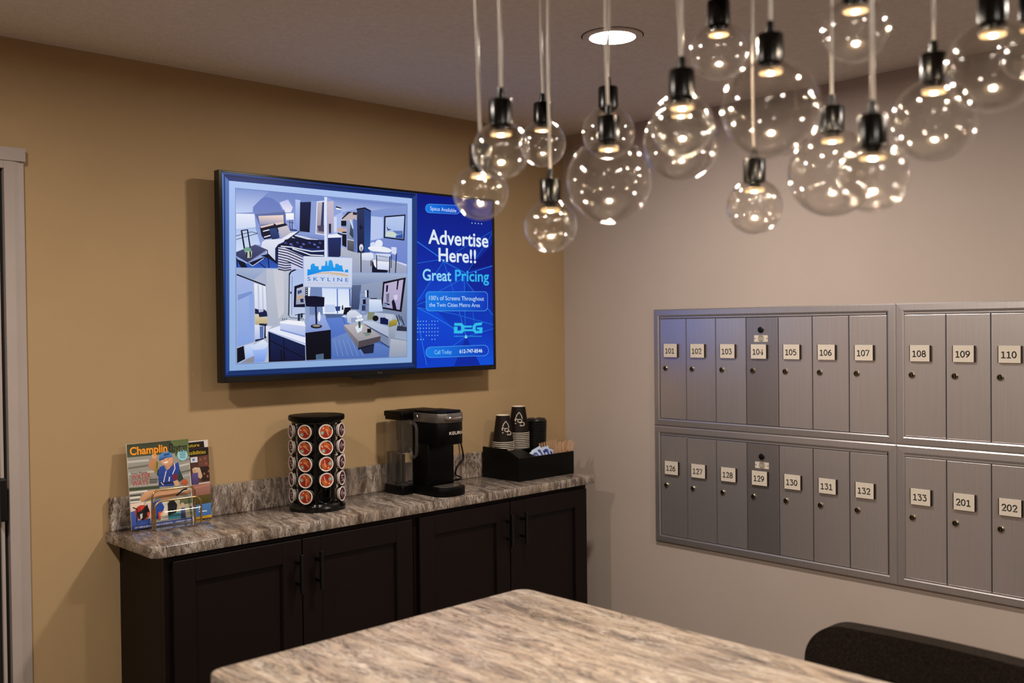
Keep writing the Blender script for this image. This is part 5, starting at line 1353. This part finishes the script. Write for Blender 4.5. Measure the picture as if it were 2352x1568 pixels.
def packet(loc, rot, label, first=[None]):
    if first[0] is None:
        r = bpy.data.objects.new('sugar_packet', None); C.objects.link(r)
        vs = []; fs = []
        nx, nz = 5, 7; ids = {}
        for s in (-1, 1):
            for i in range(nx):
                for j in range(nz):
                    u, v = i / (nx - 1), j / (nz - 1); b = (math.sin(PI * u) * min(1, math.sin(PI * v) * 1.6)) * .0022 + .0003
                    ids[s, i, j] = len(vs); vs.append((-.022 + .044 * u, s * b, .066 * v))
        for s in (-1, 1):
            for i in range(nx - 1):
                for j in range(nz - 1): fs.append((ids[s, i, j], ids[s, i + 1, j], ids[s, i + 1, j + 1], ids[s, i, j + 1]))
        for i in range(nx - 1):
            for j in (0, nz - 1): fs.append((ids[-1, i, j], ids[-1, i + 1, j], ids[1, i + 1, j], ids[1, i, j]))
        for j in range(nz - 1):
            for i in (0, nx - 1): fs.append((ids[-1, i, j], ids[-1, i, j + 1], ids[1, i, j + 1], ids[1, i, j]))
        part('sachet', MB().add(vs, fs), M_pack, r, 60)
        part('printed_band', MB().add([(-.014, -.0030, .014), (.014, -.0030, .014), (.014, -.0030, .052), (.004, -.0030, .056), (-.014, -.0030, .050), (-.004, -.0031, .024), (.008, -.0031, .024), (.008, -.0031, .044), (-.004, -.0031, .040)], [(0, 1, 2, 3, 4)]), M_packb, r)
        part('printed_mark', MB().add([(-.005, -.0033, .026), (.006, -.0033, .026), (.006, -.0033, .042), (-.005, -.0033, .040)], [(0, 1, 2, 3)]), M_pack, r)
        first[0] = r
    else: r = copy_tree(first[0])
    r.location = loc; r.rotation_euler = [math.radians(a) for a in rot]
    tag(r, label, 'sugar packet', 'sugar packets in the caddy')
packet((-.396, -.232, 1.006), (-24, -30, -22), 'pale blue sugar packet leaning far left, leftmost in the caddy')
packet((-.372, -.222, 1.012), (-20, -24, -18), 'blue and white sugar packet leaning left, second from the left')
packet((-.345, -.226, 1.010), (-18, -10, -12), 'blue and white sugar packet standing upright among the packets')
packet((-.325, -.204, .996), (-14, 4, -10), 'pale sugar packet behind the upright one')
packet((-.330, -.212, .998), (-12, 14, -8), 'pale blue sugar packet lying low beside the stir sticks')

ORD = ['first', 'second', 'third', 'fourth', 'fifth', 'sixth', 'seventh', 'eighth', 'ninth', 'tenth', 'eleventh', 'twelfth', 'thirteenth', 'fourteenth', 'fifteenth', 'sixteenth', 'seventeenth', 'eighteenth', 'nineteenth', 'twentieth']
def ordinal(k, n): return ORD[k]
def sticks():
    first = None; rnd = random.Random(3)
    side_n = 0
    def one(base, top, label, group):
        nonlocal first
        if first is None:
            mb = MB().prism([(-.0028, -.0006), (.0028, -.0006), (.0028, .0006), (-.0028, .0006)], 0, .112, bevel=.0003, seg=1)
            first = link('stir_stick', mb.mesh('stir_stick', M_wood)); r = first
        else: r = first.copy(); C.objects.link(r)
        b = Vector(base); d = (Vector(top) - b).normalized()
        q = d.to_track_quat('Z', 'Y'); r.rotation_mode = 'QUATERNION'; r.rotation_quaternion = q; r.location = b
        tag(r, label, 'stir stick', group)
    n = 20
    for k in range(n):
        u = k / (n - 1); row = k % 2
        bxx = -.278 + .040 * u; byy = -.240 + .022 * row + .004 * rnd.random()
        one((bxx, byy, .966 + .012 * u + rnd.uniform(0, .006)), (bxx - .026 + .058 * u + rnd.uniform(-.004, .004), byy - .002, 1.076), ordinal(k, n) + ' flat wooden stir stick from the left in the front fan of the caddy', 'wooden stir sticks standing at the front right')
    for k in range(16):
        u = k / 15
        bxx = -.338 + .100 * u; byy = -.176 + .004 * (k % 2)
        one((bxx, byy, .972 + .008 * u), (bxx - .010 + .004 * u, byy, 1.08), ordinal(k, 16) + ' wooden stir stick from the left in the rear row beside the lids', 'wooden stir sticks in the rear row')
sticks()

# ------------------------------------------------------------------ hanging glass globes
t = thing('pendant_canopy', 'long dark ceiling canopy carrying the cords of the glass globes', 'light canopy', (-2.03, -2.2, CEIL))
part('canopy_plate', MB().box(-2.29, -2.80, CEIL - .035, -1.74, -1.62, CEIL - .0005, .004), M_dark, t)
G = [(-2.197, -1.879, 1.805, .094, 'lowest left clear glass globe in front of the television corner'),
     (-2.244, -1.981, 1.857, .0915, 'small glass globe hanging just above the television corner'),
     (-1.892, -1.729, 1.945, .094, 'smallest looking glass globe right beside the television corner globe'),
     (-2.062, -1.913, 1.754, .094, 'small glass globe hanging lowest beside the room corner'),
     (-2.057, -2.045, 1.819, .143, 'large glass globe left of centre below the ceiling lamp'),
     (-1.899, -1.909, 1.940, .100, 'small glass globe tucked behind the large globe below the ceiling lamp'),
     (-2.151, -2.266, 1.865, .0915, 'bright small glass globe overlapping a darker one behind it'),
     (-1.933, -2.102, 1.889, .131, 'middle sized glass globe mostly hidden behind a bright small globe'),
     (-1.954, -2.195, 2.023, .094, 'small glass globe with its holder cut by the top, right of the ceiling lamp'),
     (-2.060, -2.356, 1.887, .143, 'large glass globe right of centre with a cord crossing behind it'),
     (-1.860, -2.200, 1.776, .094, 'small low glass globe under the right large globe'),
     (-2.036, -2.475, 1.980, .091, 'small glass globe high up, its holder out of view'),
     (-1.859, -2.343, 1.816, .139, 'middle sized glass globe partly behind a bright globe at right'),
     (-2.096, -2.528, 1.765, .091, 'bright small glass globe in front of a dimmer middle sized one'),
     (-1.893, -2.521, 1.867, .120, 'middle sized glass globe alone above the numbered mailboxes'),
     (-1.979, -2.635, 1.908, .120, 'close glass globe near the upper right corner'),
     (-1.792, -2.620, 1.969, .094, 'glass globe cut by the right edge of the view')]
for i, (x, y, z, D, lb) in enumerate(G):
    R = D / 2
    t = thing('glass_pendant', lb, 'pendant light', (x, y, z), 'hanging glass globe lights')
    ca = math.asin(.0174 / R)                      # neck opening
    mb = MB()
    for rr in (R, R - .0016):
        mb.sphere((x, y, z), rr, 40, 28, ca, PI)
    part('globe', mb, M_glass, t, 80)
    zt = z + R * math.cos(ca)
    part('holder', MB().lathe([(.0168, -.003), (.0186, -.002), (.0186, .036), (.0172, .038), (.006, .038), (.006, .0385)], 28, x, y, zt, cap1=True), M_dark, t, 40)
    part('lamp_stem', MB().lathe([(.0095, -.002), (.0095, -.0135)], 20, x, y, zt), M_dark, t, 40)
    part('led_module', MB().lathe([(.0095, -.0125), (.0166, -.013), (.0172, -.0145), (.0172, -.0170), (.0166, -.0178), (.0001, -.0178)], 28, x, y, zt), M_cupl, t, 40)
    part('led_ring', MB().lathe([(.0050, -.0180), (.0160, -.0180)], 28, x, y, zt), M_ring, t)
    part('led_chip', MB().lathe([(.0001, -.0190), (.0036, -.0190), (.0046, -.0181)], 20, x, y, zt), M_led, t)
    part('strain_relief', MB().lathe([(.0062, .0385), (.0056, .050), (.0046, .057), (.002, .057)], 14, x, y, zt), M_dark, t, 40)
    rnd = random.Random(i * 5 + 1); top = CEIL - .036; n = 10; pts = []
    ax, ay = rnd.uniform(-.005, .005), rnd.uniform(-.005, .005)
    for k in range(n + 1):
        u = k / n; s_ = math.sin(PI * u); pts.append((x + ax * s_ + .0015 * math.sin(7 * u + i), y + ay * s_, zt + .055 + (top - zt - .055) * u))
    part('cord', MB().tube(pts, .0026, 8), M_cord, t, 60)
